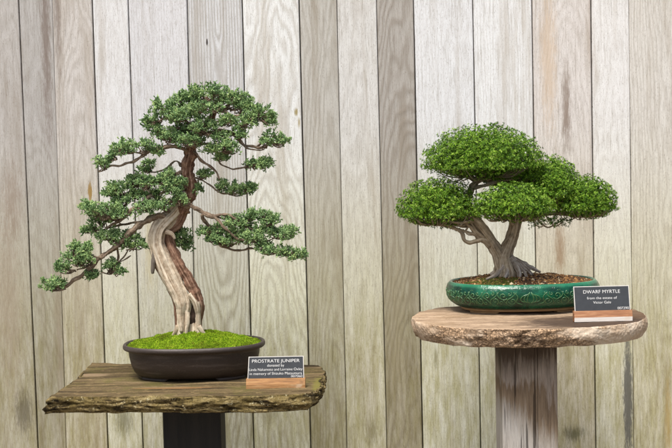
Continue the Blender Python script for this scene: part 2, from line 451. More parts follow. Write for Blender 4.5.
# right slab
ZR = 1.0
MT2 = NT('sawn_round_top'); p = MT2.pos()
n1 = MT2.noise(MT2.vmul(p, (5, 40, 20)), 1, 6, .62, .4); n2 = MT2.noise(p, 8, 5, .6); n3 = MT2.noise(p, 45, 5, .7)
c = MT2.ramp(n1, [(.32, lin(120, 98, 78)), (.46, lin(152, 130, 106)), (.56, lin(172, 148, 122)), (.7, lin(188, 166, 142))])
c = MT2.mix(MT2.math('MULTIPLY', MT2.step(n2, .5, .68), .5), c, lin(134, 110, 80))
c = MT2.mix(MT2.math('MULTIPLY', MT2.step(n3, .54, .64), .5), c, lin(104, 84, 64))
c = MT2.mix(MT2.math('MULTIPLY', MT2.step(MT2.noise(p, 170, 5, .85), .52, .62), .4), c, lin(96, 78, 62))
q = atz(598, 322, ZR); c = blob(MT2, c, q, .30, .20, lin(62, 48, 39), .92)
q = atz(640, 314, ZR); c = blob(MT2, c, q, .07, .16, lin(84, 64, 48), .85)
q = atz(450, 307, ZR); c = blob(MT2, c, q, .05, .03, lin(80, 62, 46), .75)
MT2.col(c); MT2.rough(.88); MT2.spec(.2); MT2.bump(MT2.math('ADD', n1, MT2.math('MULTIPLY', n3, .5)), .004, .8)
MS2 = NT('barky_round_edge'); p = MS2.pos(); X_, Y_, Z_ = MS2.sep(p)
dist = MS2.vadd(MS2.vmul(p, (1, 1, 1.5)), MS2.vmul(MS2.noise(p, 60, 5, .7, out='Color'), (.04, .04, .03)))
ck = MS2.vor(dist, 85, 'DISTANCE_TO_EDGE'); n2 = MS2.noise(p, 12, 5, .6); n3 = MS2.noise(p, 170, 5, .85); n4 = MS2.noise(MS2.vmul(p, (9, 9, 30)), 1, 4, .6)
c = MS2.ramp(n2, [(.34, lin(168, 145, 120)), (.5, lin(194, 172, 147)), (.66, lin(214, 199, 178))])
c = MS2.mix(MS2.math('MULTIPLY', MS2.step(n3, .50, .62), .6), c, lin(158, 130, 104))
qx = at(515, 340, -.5).x
crk = MS2.math('MULTIPLY', MS2.step(MS2.math('ADD', MS2.math('ABSOLUTE', MS2.math('SUBTRACT', X_, qx)), MS2.math('MULTIPLY_ADD', n4, .9, -.45)), .26, .12), 1)
c = MS2.mix(MS2.math('MULTIPLY', crk, .6), c, lin(196, 160, 122))
c = MS2.mix(MS2.math('MULTIPLY', MS2.step(ck, .09, .0), MS2.math('MULTIPLY_ADD', crk, .75, .08)), c, lin(64, 44, 30))
c = MS2.mix(MS2.math('MULTIPLY', MS2.math('MULTIPLY', crk, MS2.step(n4, .52, .6)), .85), c, lin(58, 40, 26))
MS2.col(c); MS2.rough(.92); MS2.spec(.15)
MS2.bump(MS2.math('ADD', MS2.math('MULTIPLY', MS2.math('MULTIPLY', MS2.step(ck, 0, .16), crk), 1.0), MS2.math('MULTIPLY', n3, .4)), .006, .8)
cR = atz(531, 319, ZR)
lx_, rx_ = atz(414, 321, ZR), atz(649, 316, ZR)
A_ = (rx_.x - lx_.x) / 2; cx = (lx_.x + rx_.x) / 2; fy = atz(531, 329.5, ZR).y; B_ = .315; cy = fy + B_
outr = []
for i in range(240):
    t = 2 * PI * i / 240; w = 1 + .018 * mn.noise(Vector((math.cos(t) * 2, math.sin(t) * 2, 4))) + .010 * mn.noise(Vector((math.cos(t) * 6, math.sin(t) * 6, 4)))
    e = 2 / 2.25
    outr.append((cx + A_ * w * math.copysign(abs(math.cos(t)) ** e, math.cos(t)), cy + B_ * w * math.copysign(abs(math.sin(t)) ** e, math.sin(t))))
def top_r(x, y): return .002 * mn.noise(Vector((x * 7, y * 7, 0))) + .0015 * mn.noise(Vector((x * 40, y * 40, 3)))
def side_r(o, nn, t, z):
    o3 = Vector((o[0], o[1], z)); near = math.exp(-((o3.x - qx) / .16) ** 2) * (1 if nn[1] < 0 else .3)
    s = .005 * mn.noise(Vector((o3.x * 14, o3.y * 14, z * 30))) + (.0015 + .007 * near) * mn.noise(Vector((o3.x * 45, o3.y * 45, z * 70))) + .002 * mn.noise(o3 * 170)
    s += .004 * math.sin(PI * min(1, t * 1.1)) - .011 * t ** 2.5 - .002 * (1 - t) ** 10
    return s, .003 * mn.noise(Vector((o3.x * 18, o3.y * 18, 2))) * (1 if t > .5 else .3)
rt = thing('display_table', (cx, cy, 0), 'round tree-slab table with cracked rim on a bleached post, under the dwarf myrtle', 'table', 'rustic bonsai display tables')
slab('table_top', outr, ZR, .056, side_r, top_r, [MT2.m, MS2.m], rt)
MP2 = NT('peeling_weathered_post'); p = MP2.pos(); X_, Y_, Z_ = MP2.sep(p)
st = MP2.noise(MP2.vmul(p, (75, 75, 5)), 1, 5, .7); st2 = MP2.noise(MP2.vmul(p, (10, 10, 3)), 1, 3, .5); st3 = MP2.noise(MP2.vmul(p, (260, 260, 9)), 1, 5, .75)
pxr = MP2.math('MULTIPLY_ADD', X_, .75, -.75 * at(530, 400, -.33).x)
st = MP2.noise(MP2.vmul(p, (75, 75, 4)), 1, 7, .8)
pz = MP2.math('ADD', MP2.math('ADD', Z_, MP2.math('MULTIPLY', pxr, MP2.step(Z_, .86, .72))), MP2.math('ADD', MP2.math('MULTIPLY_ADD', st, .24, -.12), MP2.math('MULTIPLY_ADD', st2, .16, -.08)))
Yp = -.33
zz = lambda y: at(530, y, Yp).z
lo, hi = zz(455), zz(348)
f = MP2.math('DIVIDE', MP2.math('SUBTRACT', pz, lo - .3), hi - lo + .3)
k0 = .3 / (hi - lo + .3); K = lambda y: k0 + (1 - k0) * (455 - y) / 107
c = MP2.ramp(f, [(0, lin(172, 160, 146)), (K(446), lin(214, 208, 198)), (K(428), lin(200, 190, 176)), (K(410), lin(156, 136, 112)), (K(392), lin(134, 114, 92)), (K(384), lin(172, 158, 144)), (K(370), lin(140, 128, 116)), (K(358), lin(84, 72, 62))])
c = MP2.mix(MP2.math('MULTIPLY', MP2.step(st3, .50, .64), .42), c, lin(80, 66, 54))
MP2.col(c); MP2.rough(.9); MP2.spec(.2); MP2.bump(MP2.math('ADD', st3, st), .004, .9)
ckp = MP2.noise(MP2.vmul(p, (120, 120, 2.2)), 1, 3, .5)
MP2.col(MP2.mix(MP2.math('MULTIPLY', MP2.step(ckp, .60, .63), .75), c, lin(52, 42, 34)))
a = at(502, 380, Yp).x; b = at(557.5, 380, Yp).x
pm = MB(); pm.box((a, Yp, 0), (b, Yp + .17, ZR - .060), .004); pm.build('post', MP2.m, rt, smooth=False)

# ------------------------------------------------------------------ POT lofts
def loft(mb, prof, cx, cy, a0, b0, n=160, pw=2.3, cap_bottom=True):
    """prof: list of (half width, z, material-free); depth keeps a constant margin"""
    e = 2 / pw; V = []; Fc = []
    for (r, z) in prof:
        bb = b0 * r / a0 if r < .06 else r - (a0 - b0)
        for i in range(n):
            t = 2 * PI * i / n
            V.append((cx + r * math.copysign(abs(math.cos(t)) ** e, math.cos(t)), cy + bb * math.copysign(abs(math.sin(t)) ** e, math.sin(t)), z))
    for l in range(len(prof) - 1):
        for i in range(n):
            j = (i + 1) % n; Fc.append((l * n + i, l * n + j, (l + 1) * n + j, (l + 1) * n + i))
    if cap_bottom: Fc.append(tuple(range(n))[::-1]); Fc.append(tuple((len(prof) - 1) * n + i for i in range(n)))
    mb.add(V, Fc)
def smooth_prof(pts, k=5):
    P, _ = catmull([(a, 0, b) for a, b in pts], [0] * len(pts), .0025); return [(q[0], q[2]) for q in P]

MPOT = NT('dark_unglazed_clay'); p = MPOT.obj(); n1 = MPOT.noise(p, 9, 5, .6); n2 = MPOT.noise(p, 260, 3, .6); n3 = MPOT.noise(MPOT.vmul(p, (6, 6, 60)), 1, 4, .6)
c = MPOT.mix(n1, lin(42, 34, 30), lin(64, 54, 48)); c = MPOT.mix(MPOT.math('MULTIPLY', MPOT.step(n3, .50, .66), .5), c, lin(92, 82, 76))
c = MPOT.mix(MPOT.math('MULTIPLY', MPOT.step(n2, .6, .7), .35), c, lin(110, 100, 92))
MPOT.col(c); MPOT.rough(MPOT.math('MULTIPLY_ADD', n1, .25, .38)); MPOT.bump(n2, .0008, .6)
pc = at(195, 345, 0); s0 = mpx(0)
JX, JY = pc.x, -.02
A = 71 * s0; B = A * .70
jun = thing('bonsai_tree', (JX, JY, ZL), 'tall juniper bonsai with pale twisted trunk over bright moss in a dark oval pot', 'bonsai')
pm = MB(); zt = .916
prof = [(A - .075, ZL + .007), (A - .060, ZL + .008), (A - .048, ZL + .012), (A - .036, ZL + .024), (A - .026, ZL + .046), (A - .020, ZL + .075), (A - .018, ZL + .094), (A - .017, ZL + .0965),
        (A - .004, ZL + .0985), (A - .0005, ZL + .102), (A, ZL + .108), (A - .002, zt - .002), (A - .005, zt), (A - .010, zt - .001), (A - .0125, zt - .005), (A - .0135, zt - .02), (A - .03, zt - .03)]
loft(pm, prof, JX, JY, A, B)
jpot = pm.build('pot', MPOT.m, jun)
def foot(a1, a2, ins0, ins1, z0, z1, A, B, CX, CY, mat, par, pw=2.3, name='foot'):
    V = []; e = 2 / pw; n = 26; Fc = []
    for i in range(n + 1):
        t = math.radians(a1 + (a2 - a1) * i / n)
        ct = math.copysign(abs(math.cos(t)) ** e, math.cos(t)); st_ = math.copysign(abs(math.sin(t)) ** e, math.sin(t))
        cut = .012 * max(0, 1 - min(i, n - i) / 3.0)
        for (ins, z) in ((ins0 + .004, z1), (ins0, z0 + .004 + cut), (ins0 + .001, z0 + cut), (ins1, z0 + cut), (ins1, z1)):
            r = A - ins; bb = B - ins; V.append((CX + r * ct, CY + bb * st_, min(z, z1)))
    for i in range(n):
        for j in range(5):
            k = (j + 1) % 5; Fc.append((i * 5 + j, i * 5 + k, (i + 1) * 5 + k, (i + 1) * 5 + j))
    Fc.append((0, 1, 2, 3, 4)); Fc.append(tuple(n * 5 + j for j in (4, 3, 2, 1, 0)))
    mesh_obj(name, V, Fc, mat, par, False)
for a1, a2 in ((198, 250), (290, 342), (18, 70), (110, 162)):
    foot(a1, a2, .053, .070, ZL + .001, ZL + .013, A, B, JX, JY, MPOT.m, jpot)

# moss
MM = NT('green_moss'); p = MM.obj(); n1 = MM.noise(p, 26, 5, .6); n2 = MM.noise(p, 9, 4, .6); rnd = MM.attr('rnd', 'Fac')
c = MM.ramp(MM.math('ADD', MM.math('MULTIPLY', rnd, .55), MM.math('MULTIPLY', n1, .6)), [(.25, lin(52, 72, 12)), (.5, lin(96, 124, 18)), (.75, lin(132, 160, 32)), (.95, lin(176, 188, 66))])
c = MM.mix(MM.math('MULTIPLY', MM.step(MM.noise(p, 45, 4, .7), .56, .64), .5), c, lin(104, 92, 30))
c = MM.mix(MM.math('MULTIPLY', MM.step(n2, .48, .62), .6), c, lin(74, 84, 16))
MM.col(c); MM.rough(.9); MM.spec(.1)
def prong_mesh(Pt, D, L, W, rnd, sides=3):
    """tapered little prisms; returns verts, faces(quads as tris)"""
    n = len(Pt); D = D / np.linalg.norm(D, axis=1)[:, None]
    ref = RNG.normal(size=(n, 3)); U = np.cross(D, ref); U /= np.linalg.norm(U, axis=1)[:, None]; Wv = np.cross(D, U)
    V = np.zeros((n, 2 * sides + 1, 3))
    for k in range(sides):
        a = 2 * PI * k / sides; dr = U * math.cos(a) + Wv * math.sin(a)
        V[:, k] = Pt + dr * (W * .55)[:, None]
        V[:, sides + k] = Pt + D * (L * .62)[:, None] + dr * W[:, None]
    V[:, 2 * sides] = Pt + D * L[:, None]
    f = []
    for k in range(sides):
        j = (k + 1) % sides
        f += [(k, j, sides + j), (k, sides + j, sides + k), (sides + k, sides + j, 2 * sides)]
    f = np.array(f); Fc = (f[None] + (np.arange(n) * (2 * sides + 1))[:, None, None]).reshape(-1, 3)
    R = np.repeat(rnd, 2 * sides + 1)
    return V.reshape(-1, 3), Fc, R
def mound_pt(CX, CY, a, b, z0, h, rr_, t, amp, pw=2.3, pe=1.6, seed=0):
    e = 2 / pw
    x = CX + a * rr_ * math.copysign(abs(math.cos(t)) ** e, math.cos(t)); y = CY + b * rr_ * math.copysign(abs(math.sin(t)) ** e, math.sin(t))
    ed = min(1, (1 - rr_) * 8)
    z = z0 + h * (1 - rr_ ** pe) + amp * ed * (mn.noise(Vector((x * 22 + seed, y * 22, 0))) + .6 * mn.noise(Vector((x * 60, y * 60, seed))))
    return (x, y, z)
def mound(CX, CY, a, b, z0, h, amp, seed=0, pe=1.6, nr=60, nt=180):
    V = []; Fc = []
    for r in range(nr):
        for i in range(nt): V.append(mound_pt(CX, CY, a, b, z0, h, 1 - r / nr, 2 * PI * i / nt, amp, seed=seed, pe=pe))
    V.append(mound_pt(CX, CY, a, b, z0, h, 0.0001, 0, amp, seed=seed, pe=pe))
    for r in range(nr - 1):
        for i in range(nt):
            j = (i + 1) % nt; Fc.append((r * nt + i, r * nt + j, (r + 1) * nt + j)); Fc.append((r * nt + i, (r + 1) * nt + j, (r + 1) * nt + i))
    for i in range(nt): Fc.append(((nr - 1) * nt + i, (nr - 1) * nt + (i + 1) % nt, nr * nt))
    return np.array(V), np.array(Fc)
MH = .040; MZ = .908; ma, mb_ = A - .0135, B - .0135
V0, F0 = mound(JX, JY, ma, mb_, MZ, MH, .010, 3.3)
pts = []
for i in range(17000):
    r = math.sqrt(random.random()) * .985; pts.append(mound_pt(JX, JY, ma, mb_, MZ, MH, r, random.random() * 2 * PI, .010, seed=3.3))
pts = np.array(pts); n = len(pts)
D = RNG.normal(size=(n, 3)) * .55; D[:, 2] = 1
V1, F1, R1 = prong_mesh(pts - [0, 0, .001], D, RNG.uniform(.003, .0075, n), RNG.uniform(.0007, .0013, n), RNG.random(n))
mesh_obj('moss', np.vstack([V0, V1]), np.vstack([F0, F1 + len(V0)]), MM.m, jun, True, {'rnd': np.concatenate([RNG.random(len(V0)) * .5, R1])})

# ------------------------------------------------------------------ JUNIPER wood
def wood_mat(name, stops, streak=(9, 9, 2.2), bump=.003, fine=(26, 26, 5), extra=None, rough=.85):
    N = NT(name); t = N.attr('tc'); o_ = N.obj()
    a = N.noise(N.vmul(t, streak), .35, 5, .65, .3); b = N.noise(N.vmul(t, fine), .4, 4, .7, .2); d = N.noise(o_, 30, 4, .6)
    f = N.math('ADD', N.math('MULTIPLY', a, .62), N.math('MULTIPLY', N.noise(o_, 75, 5, .75), .38))
    c = N.ramp(f, stops)
    c = N.mix(N.math('MULTIPLY', N.step(b, .50, .62), .6), c, N.mix(1, c, lin(150, 135, 120), 'MULTIPLY'))
    if extra: c = extra(N, c, a, b, d)
    N.col(c); N.rough(rough); N.spec(.2); N.bump(N.math('ADD', a, N.math('MULTIPLY', b, .6)), bump, 1)
    return N.m
def dead_extra(N, c, a, b, d):
    c = N.mix(N.math('MULTIPLY', N.step(N.noise(N.obj(), 55, 3, .6), .62, .72), .5), c, lin(120, 96, 72))
    return c
M_DEAD = wood_mat('bleached_deadwood', [(.36, lin(132, 112, 90)), (.45, lin(194, 174, 148)), (.54, lin(228, 213, 188)), (.66, lin(240, 229, 208))], streak=(13, 13, .7), fine=(44, 44, 2.4), extra=dead_extra)
M_BARK = wood_mat('reddish_juniper_bark', [(.36, lin(62, 42, 32)), (.45, lin(118, 86, 68)), (.53, lin(156, 122, 100)), (.64, lin(190, 162, 140))], streak=(7, 7, 2.5), bump=.004)
M_TWIG = wood_mat('juniper_branch_bark', [(.36, lin(62, 48, 38)), (.45, lin(124, 104, 86)), (.53, lin(166, 146, 124)), (.64, lin(204, 186, 162))], bump=.004)
def path(pl, Y0=0.0):
    P = []; R = []
    for (x, y, r, dy) in pl:
        P.append(tuple(at(x, y, Y0 + dy))); R.append(r * mpx(Y0 + dy))
    return P, R
YT = JY
m_ = MB()
P, R = path([(183, 338, 7.4, 0), (183, 328, 6.4, 0), (183, 315, 6.4, 0), (183, 303, 8.2, 0), (177.5, 290, 9.0, 0), (169.5, 274, 9.0, 0), (162, 257, 8.8, 0), (157, 243, 7.6, .0), (158.5, 230, 7.6, .0), (166, 221, 7.8, .01), (174.5, 213, 7.0, .02), (181, 204, 6.4, .02)], YT)
tube(m_, P, R, .003, 72, .05, 30, .09, 4, 9, 1.3)
trunk = m_.build('trunk', M_DEAD, jun)
tag(trunk, 'bare bleached twisting lower trunk')
def sub(name, specs, mat, parent, rough=.14, n=12, wob=.0, flute=.05, step=.004, label=None, Y0=None):
    mm = MB()
    for i, pl_ in enumerate(specs):
        P, R = path(pl_, YT if Y0 is None else Y0)
        tube(mm, P, R, step, n, rough, 50, flute, 3, 20, i * 1.7 + len(specs), wob)
    o = mm.build(name, mat, parent)
    if label: o['label'] = label
    return o
# split base: right leg and claw like root tips around a dark hollow
sub('deadwood_root', [[(198.6, 338, 3.8, -.004), (198.2, 326, 3.2, -.004), (198, 314, 2.9, -.006), (196, 303, 3.8, -.010), (190, 294, 5, -.004)],
                      [(186, 308, 3.0, -.006), (187.5, 320, 2.4, -.018), (186, 334, 1.3, -.030)],
                      [(180, 308, 3, -.006), (180, 322, 2.7, -.018), (181.5, 332, 1.4, -.028)],
                      [(193, 340, 5.6, .0), (192.5, 328, 4.2, .002), (192, 320, 2.4, .006)],
                      [(199, 326, 2.4, -.012), (202, 331, 2.0, -.014), (206, 336, 1.2, -.014)],
                      [(178, 326, 2.6, -.008), (175, 332, 2.0, -.010), (172, 337, 1.1, -.010)],
                      ], M_DEAD, trunk, n=20)
MDK = NT('painted_hollow_shade'); MDK.col(MDK.mix(MDK.noise(MDK.obj(), 60, 4), lin(34, 24, 18), lin(70, 52, 38))); MDK.rough(.95)  # added filler behind the split base, its dark colour painting the hollow's shade
sub('hollow_shade_fill', [[(192, 338, 6, .014), (192, 318, 6, .014), (190, 298, 6, .012)]], MDK.m, trunk, n=18)
sub('deadwood_stub', [[(155, 252, 2.6, -.01), (153.4, 262, 2.3, -.014), (152.8, 269, 2.2, -.012), (152.6, 273.5, 1.5, -.01)]], wood_mat('grey_dead_stub', [(.3, lin(110, 100, 90)), (.7, lin(160, 150, 138))]), trunk)
sub('deadwood_stub', [[(185, 194, 3.4, -.012), (179, 195.5, 2.6, -.022), (175, 199, 1.3, -.028)]], M_DEAD, trunk)
sub('deadwood_stub', [[(166, 232, 2.6, -.01), (172, 234, 2.0, -.018), (175, 239, 1.2, -.02)]], M_DEAD, trunk)
sub('live_vein', [[(199, 336, 2.6, .014), (199, 322, 2.8, .014), (200, 308, 3.8, .004), (196.5, 296, 5.2, -.002), (189, 281, 5.4, -.004), (180.5, 266, 5.2, -.004), (173.5, 252, 4.8, .002), (169, 240, 4.2, .012), (170, 231, 4.0, .022), (178, 224, 4.2, .024), (183, 214, 4.6, .018), (186, 204, 5.0, .012)]], M_BARK, trunk, n=36, step=.003, flute=.12)
sub('live_vein', [[(177.5, 334, 2.6, .006), (177, 318, 2.6, .006), (175.5, 303, 2.8, .008), (169.5, 288, 3.0, .010), (162, 275, 2.8, .014), (154, 262, 2.0, .014)]], M_BARK, trunk, n=16)
sub('upper_trunk', [[(181, 212, 7.2, .018), (184, 203, 7.0, .014), (188, 194, 6.2, .006), (189.5, 184, 6.0, 0), (187.5, 172, 5.8, 0), (188.5, 162, 5.8, 0), (191, 150, 5.6, .005), (195, 138, 4.6, .01), (203, 128, 3.8, .02), (211.5, 119, 3.0, .02), (212, 108, 2.4, .02), (206, 97, 1.6, .02)]], M_BARK, trunk, n=40, rough=.30, step=.0025, flute=.11)
BR = [
 [[(168, 218, 4.2, 0), (158, 217, 4.0, -.005), (147, 221, 4.2, -.02), (134, 230, 4.0, -.03), (123, 240, 3.6, -.03), (110, 250, 3.0, -.03), (97, 261, 2.6, -.035), (88, 269, 2.4, -.04), (80, 277, 2.5, -.04), (68, 285, 1.8, -.045), (52, 292, 1.0, -.05)],
  [(128, 236, 1.8, -.03), (118, 245, 1.6, -.04), (102, 256, 1.4, -.05), (92, 257, 1.0, -.05)],
  [(95, 262, 1.4, -.035), (84, 268, 1.2, -.05), (76, 270, .8, -.05)],
  [(123, 240, 1.6, -.03), (118, 248, 1.3, -.02), (117, 260, 1.2, -.02), (111, 274, 1.1, -.02), (102, 273, .7, -.02)],
  [(131, 256, .6, -.01), (125, 260, .9, -.01), (117, 262, 1.0, -.02)], [(128, 250, .6, -.01), (123, 258, .7, -.01), (113, 268, .8, -.02)]],
 [[(172, 214, 3.0, .01), (160, 206, 2.4, .0), (152, 196, 2.4, -.02), (142, 202, 2.2, -.03), (128.6, 213.5, 2.0, -.04), (118, 222, 1.5, -.04), (106, 228, 1.0, -.04)],
  [(147, 221, 1.2, -.02), (134, 223, 1.1, 0), (118, 225, 1.2, .01), (104, 229, .8, .01)], [(152, 196, 1.2, -.02), (138, 194, 1.3, 0), (124, 196, 1.2, .0), (112, 192, .8, .0)]],
 [[(187, 171, 3.0, 0), (181, 171, 2.6, -.01), (173, 174.5, 2.3, -.02), (163, 177, 2.0, -.03), (152, 184, 1.6, -.03), (142, 190, 1.2, -.03)],
  [(186, 165, 2.0, 0), (182, 166, 1.8, .02), (175.5, 161.5, 1.3, .03), (168, 167, 1.2, .03), (157, 171, 1.0, .03), (146, 171, .8, .03)],
  [(188, 192, 2.6, 0), (182, 183, 1.6, -.03), (172, 186, 1.4, -.04), (160, 194, 1, -.04)], [(184, 206, 2.0, .0), (174, 203, 1.4, -.03), (164, 205, 1, -.04)]],
 [[(189, 152, 3.0, .0), (178, 146, 2.6, -.02), (165, 147, 2.4, -.03), (152, 151, 2.3, -.035), (142, 156, 2.0, -.04), (131, 162, 1.4, -.04), (122, 165, 1.3, -.04), (112, 165, 1.1, -.04), (103, 170, .8, -.04), (98, 171, .5, -.04)],
  [(146, 154, 1.4, -.04), (136, 152, 1.1, -.05), (124, 152, .9, -.05), (116, 150, .7, -.05)]],
 [[(184, 207, 3.6, -.0), (190, 205.5, 3.2, -.02), (197, 208.5, 3.0, -.03), (204, 213, 3.0, -.03), (212, 216, 2.6, -.03), (221, 214.5, 1.8, -.035), (230, 216, 1.6, -.04), (239, 221, 1.2, -.04), (250, 228, 1.0, -.045), (262, 228, .9, -.05), (270, 224, .6, -.05)],
  [(205, 213.5, 2.0, -.03), (214, 217, 2.0, -.04), (221, 222, 1.7, -.05), (226, 229, 1.6, -.05), (233, 235, 1.5, -.05), (243, 240, 1.4, -.05), (258, 243, 1.2, -.055), (272, 249, 1.1, -.06), (288, 255, .9, -.06), (302, 258, .6, -.06)],
  [(202, 214, 2.2, -.03), (204, 220, 1.9, -.02), (209, 227, 1.7, -.01), (215, 235, 1.6, -.01), (219, 244, 1.6, -.01), (228, 248, 1.4, -.01), (240, 250.5, 1.3, -.01), (252, 248, 1.0, -.01), (262, 250, .7, -.01)],
  [(208, 225, 1.2, -.01), (216, 228, 1.3, -.0), (222, 236, 1.2, 0), (231, 243, 1.0, 0)], [(214, 217, 1.3, -.03), (222, 218, 1.1, -.02), (234, 217.5, 1.1, -.02), (240, 220, .8, -.02)],
  [(262, 244, .9, -.05), (272, 238, .9, -.05), (284, 236, .7, -.05)]],
 [[(192, 150, 1.8, 0), (197, 154, 1.5, -.02), (202, 161, 1.5, -.03), (210, 165, 1.4, -.03), (215.5, 171, 1.2, -.03), (219.5, 179, .8, -.03)],
  [(210, 150, 1.2, .0), (217, 155, 1.0, -.02), (221, 163, 1.0, -.02), (230, 169, 1.0, -.02), (241, 168, 1.0, -.02), (252, 165, .9, -.02), (264, 164, .6, -.02)],
  [(190, 176, 1.4, 0), (198, 178, 1.1, 0), (205, 180.5, .9, .0), (213, 188, .9, 0), (224, 193, 1.0, 0), (236, 193, .9, 0), (250, 189, .5, 0)],
  [(190, 188, 1.2, 0), (196, 190, .9, .01), (200, 189, .5, .01)]],
 [[(196, 136, 2.6, 0), (207, 133, 2.0, -.02), (219, 130, 1.8, -.03), (230, 133, 2.0, -.03), (238, 139, 2.0, -.03), (246, 144.5, 2.0, -.03), (258, 147, 1.5, -.03), (268, 145, 1.1, -.03), (280, 143, .6, -.03)],
  [(238, 140, 1.2, -.03), (246, 148, 1.0, -.03), (256, 150, .8, -.03), (264, 149, .6, -.03)],
  [(211, 110, 2.4, .01), (222, 110, 1.9, -.01), (232, 115, 1.7, -.02), (243, 116, 1.5, -.03), (256, 119, 1.1, -.03), (268, 122, .6, -.03)],
  [(205, 127, 2, 0), (216, 122, 1.5, -.03), (228, 122, 1.3, -.03), (240, 125, 1.0, -.03), (250, 128, .6, -.03)],
  [(192, 146, 2.0, 0), (203, 144, 1.6, -.03), (217, 148, 1.4, -.05), (230, 151, 1, -.05)]],
 [[(196, 134, 2.6, 0), (188, 124, 2.0, -.01), (178, 116, 1.8, -.02), (168, 117, 1.5, -.03), (157, 121, 1.2, -.03), (147, 128, .8, -.03)],
  [(192, 146, 2.4, 0), (182, 139, 1.8, -.03), (172, 139, 1.5, -.04), (163, 141, 1, -.04)],
  [(211, 107, 1.8, .02), (200, 106, 1.6, -.0), (188, 109, 1.3, -.02), (176, 108, 1, -.02)], [(210, 104, 1.6, .02), (214, 96, 1.2, .0), (224, 95, .8, -.01)],
  [(196, 130, 1.6, 0), (184, 129, 1.3, -.03), (172, 127, 1, -.04)]],
]
for specs in BR:
    sub('branch', [[(a, b, r * (.86 if r < 2.6 else .78), d) for a, b, r, d in q_] for q_ in specs], M_TWIG, trunk, rough=.36, n=10, wob=.0065, step=.0028)

# ------------------------------------------------------------------ JUNIPER foliage
MJ = NT('juniper_needles'); rnd = MJ.attr('rnd', 'Fac'); p = MJ.obj()
n1 = MJ.noise(p, 16, 3, .6)
f = MJ.math('ADD', MJ.math('MULTIPLY', rnd, .8), MJ.math('MULTIPLY_ADD', n1, .5, -.15))
c = MJ.ramp(f, [(.0, lin(50, 76, 50)), (.32, lin(104, 136, 86)), (.56, lin(154, 184, 122)), (.82, lin(184, 206, 134)), (.965, lin(200, 210, 136)), (1, lin(176, 134, 88))])
MJ.col(c); MJ.rough(.65); MJ.spec(.25)
tr = MJ.new('ShaderNodeBsdfTranslucent'); MJ.put(tr.inputs[0], c); mx = MJ.new('ShaderNodeMixShader'); mx.inputs[0].default_value = .22
MJ.t.links.new(MJ.b.outputs[0], mx.inputs[1]); MJ.t.links.new(tr.outputs[0], mx.inputs[2]); MJ.t.links.new(mx.outputs[0], MJ.out.inputs[0])
def tufts(points, ups, k=(13, 20), spread=.006, L=(.005, .0115), W=(.0013, .0023)):
    Pt = []; D = []; G_ = []
    for (p0, u) in zip(points, ups):
        m = random.randint(*k); g0 = random.random()
        # a tuft = a few sprays, each with side prongs
        nb = random.randint(4, 6)
        for b in range(nb):
            d = np.array(u) + RNG.normal(size=3) * .62; d /= np.linalg.norm(d)
            q = np.array(p0) + RNG.normal(size=3) * spread * .5
            ln = random.uniform(.7, 1.2) * .011
            for s_ in range(m // nb + 1):
                t = random.random()
                Pt.append(q + d * ln * t); D.append(d + RNG.normal(size=3) * .5); G_.append(.35 * g0 + .65 * random.random() * (.75 + .25 * t))
    Pt = np.array(Pt); D = np.array(D); n = len(Pt)
    return prong_mesh(Pt, D, RNG.uniform(*L, n), RNG.uniform(*W, n), np.array(G_), sides=4)
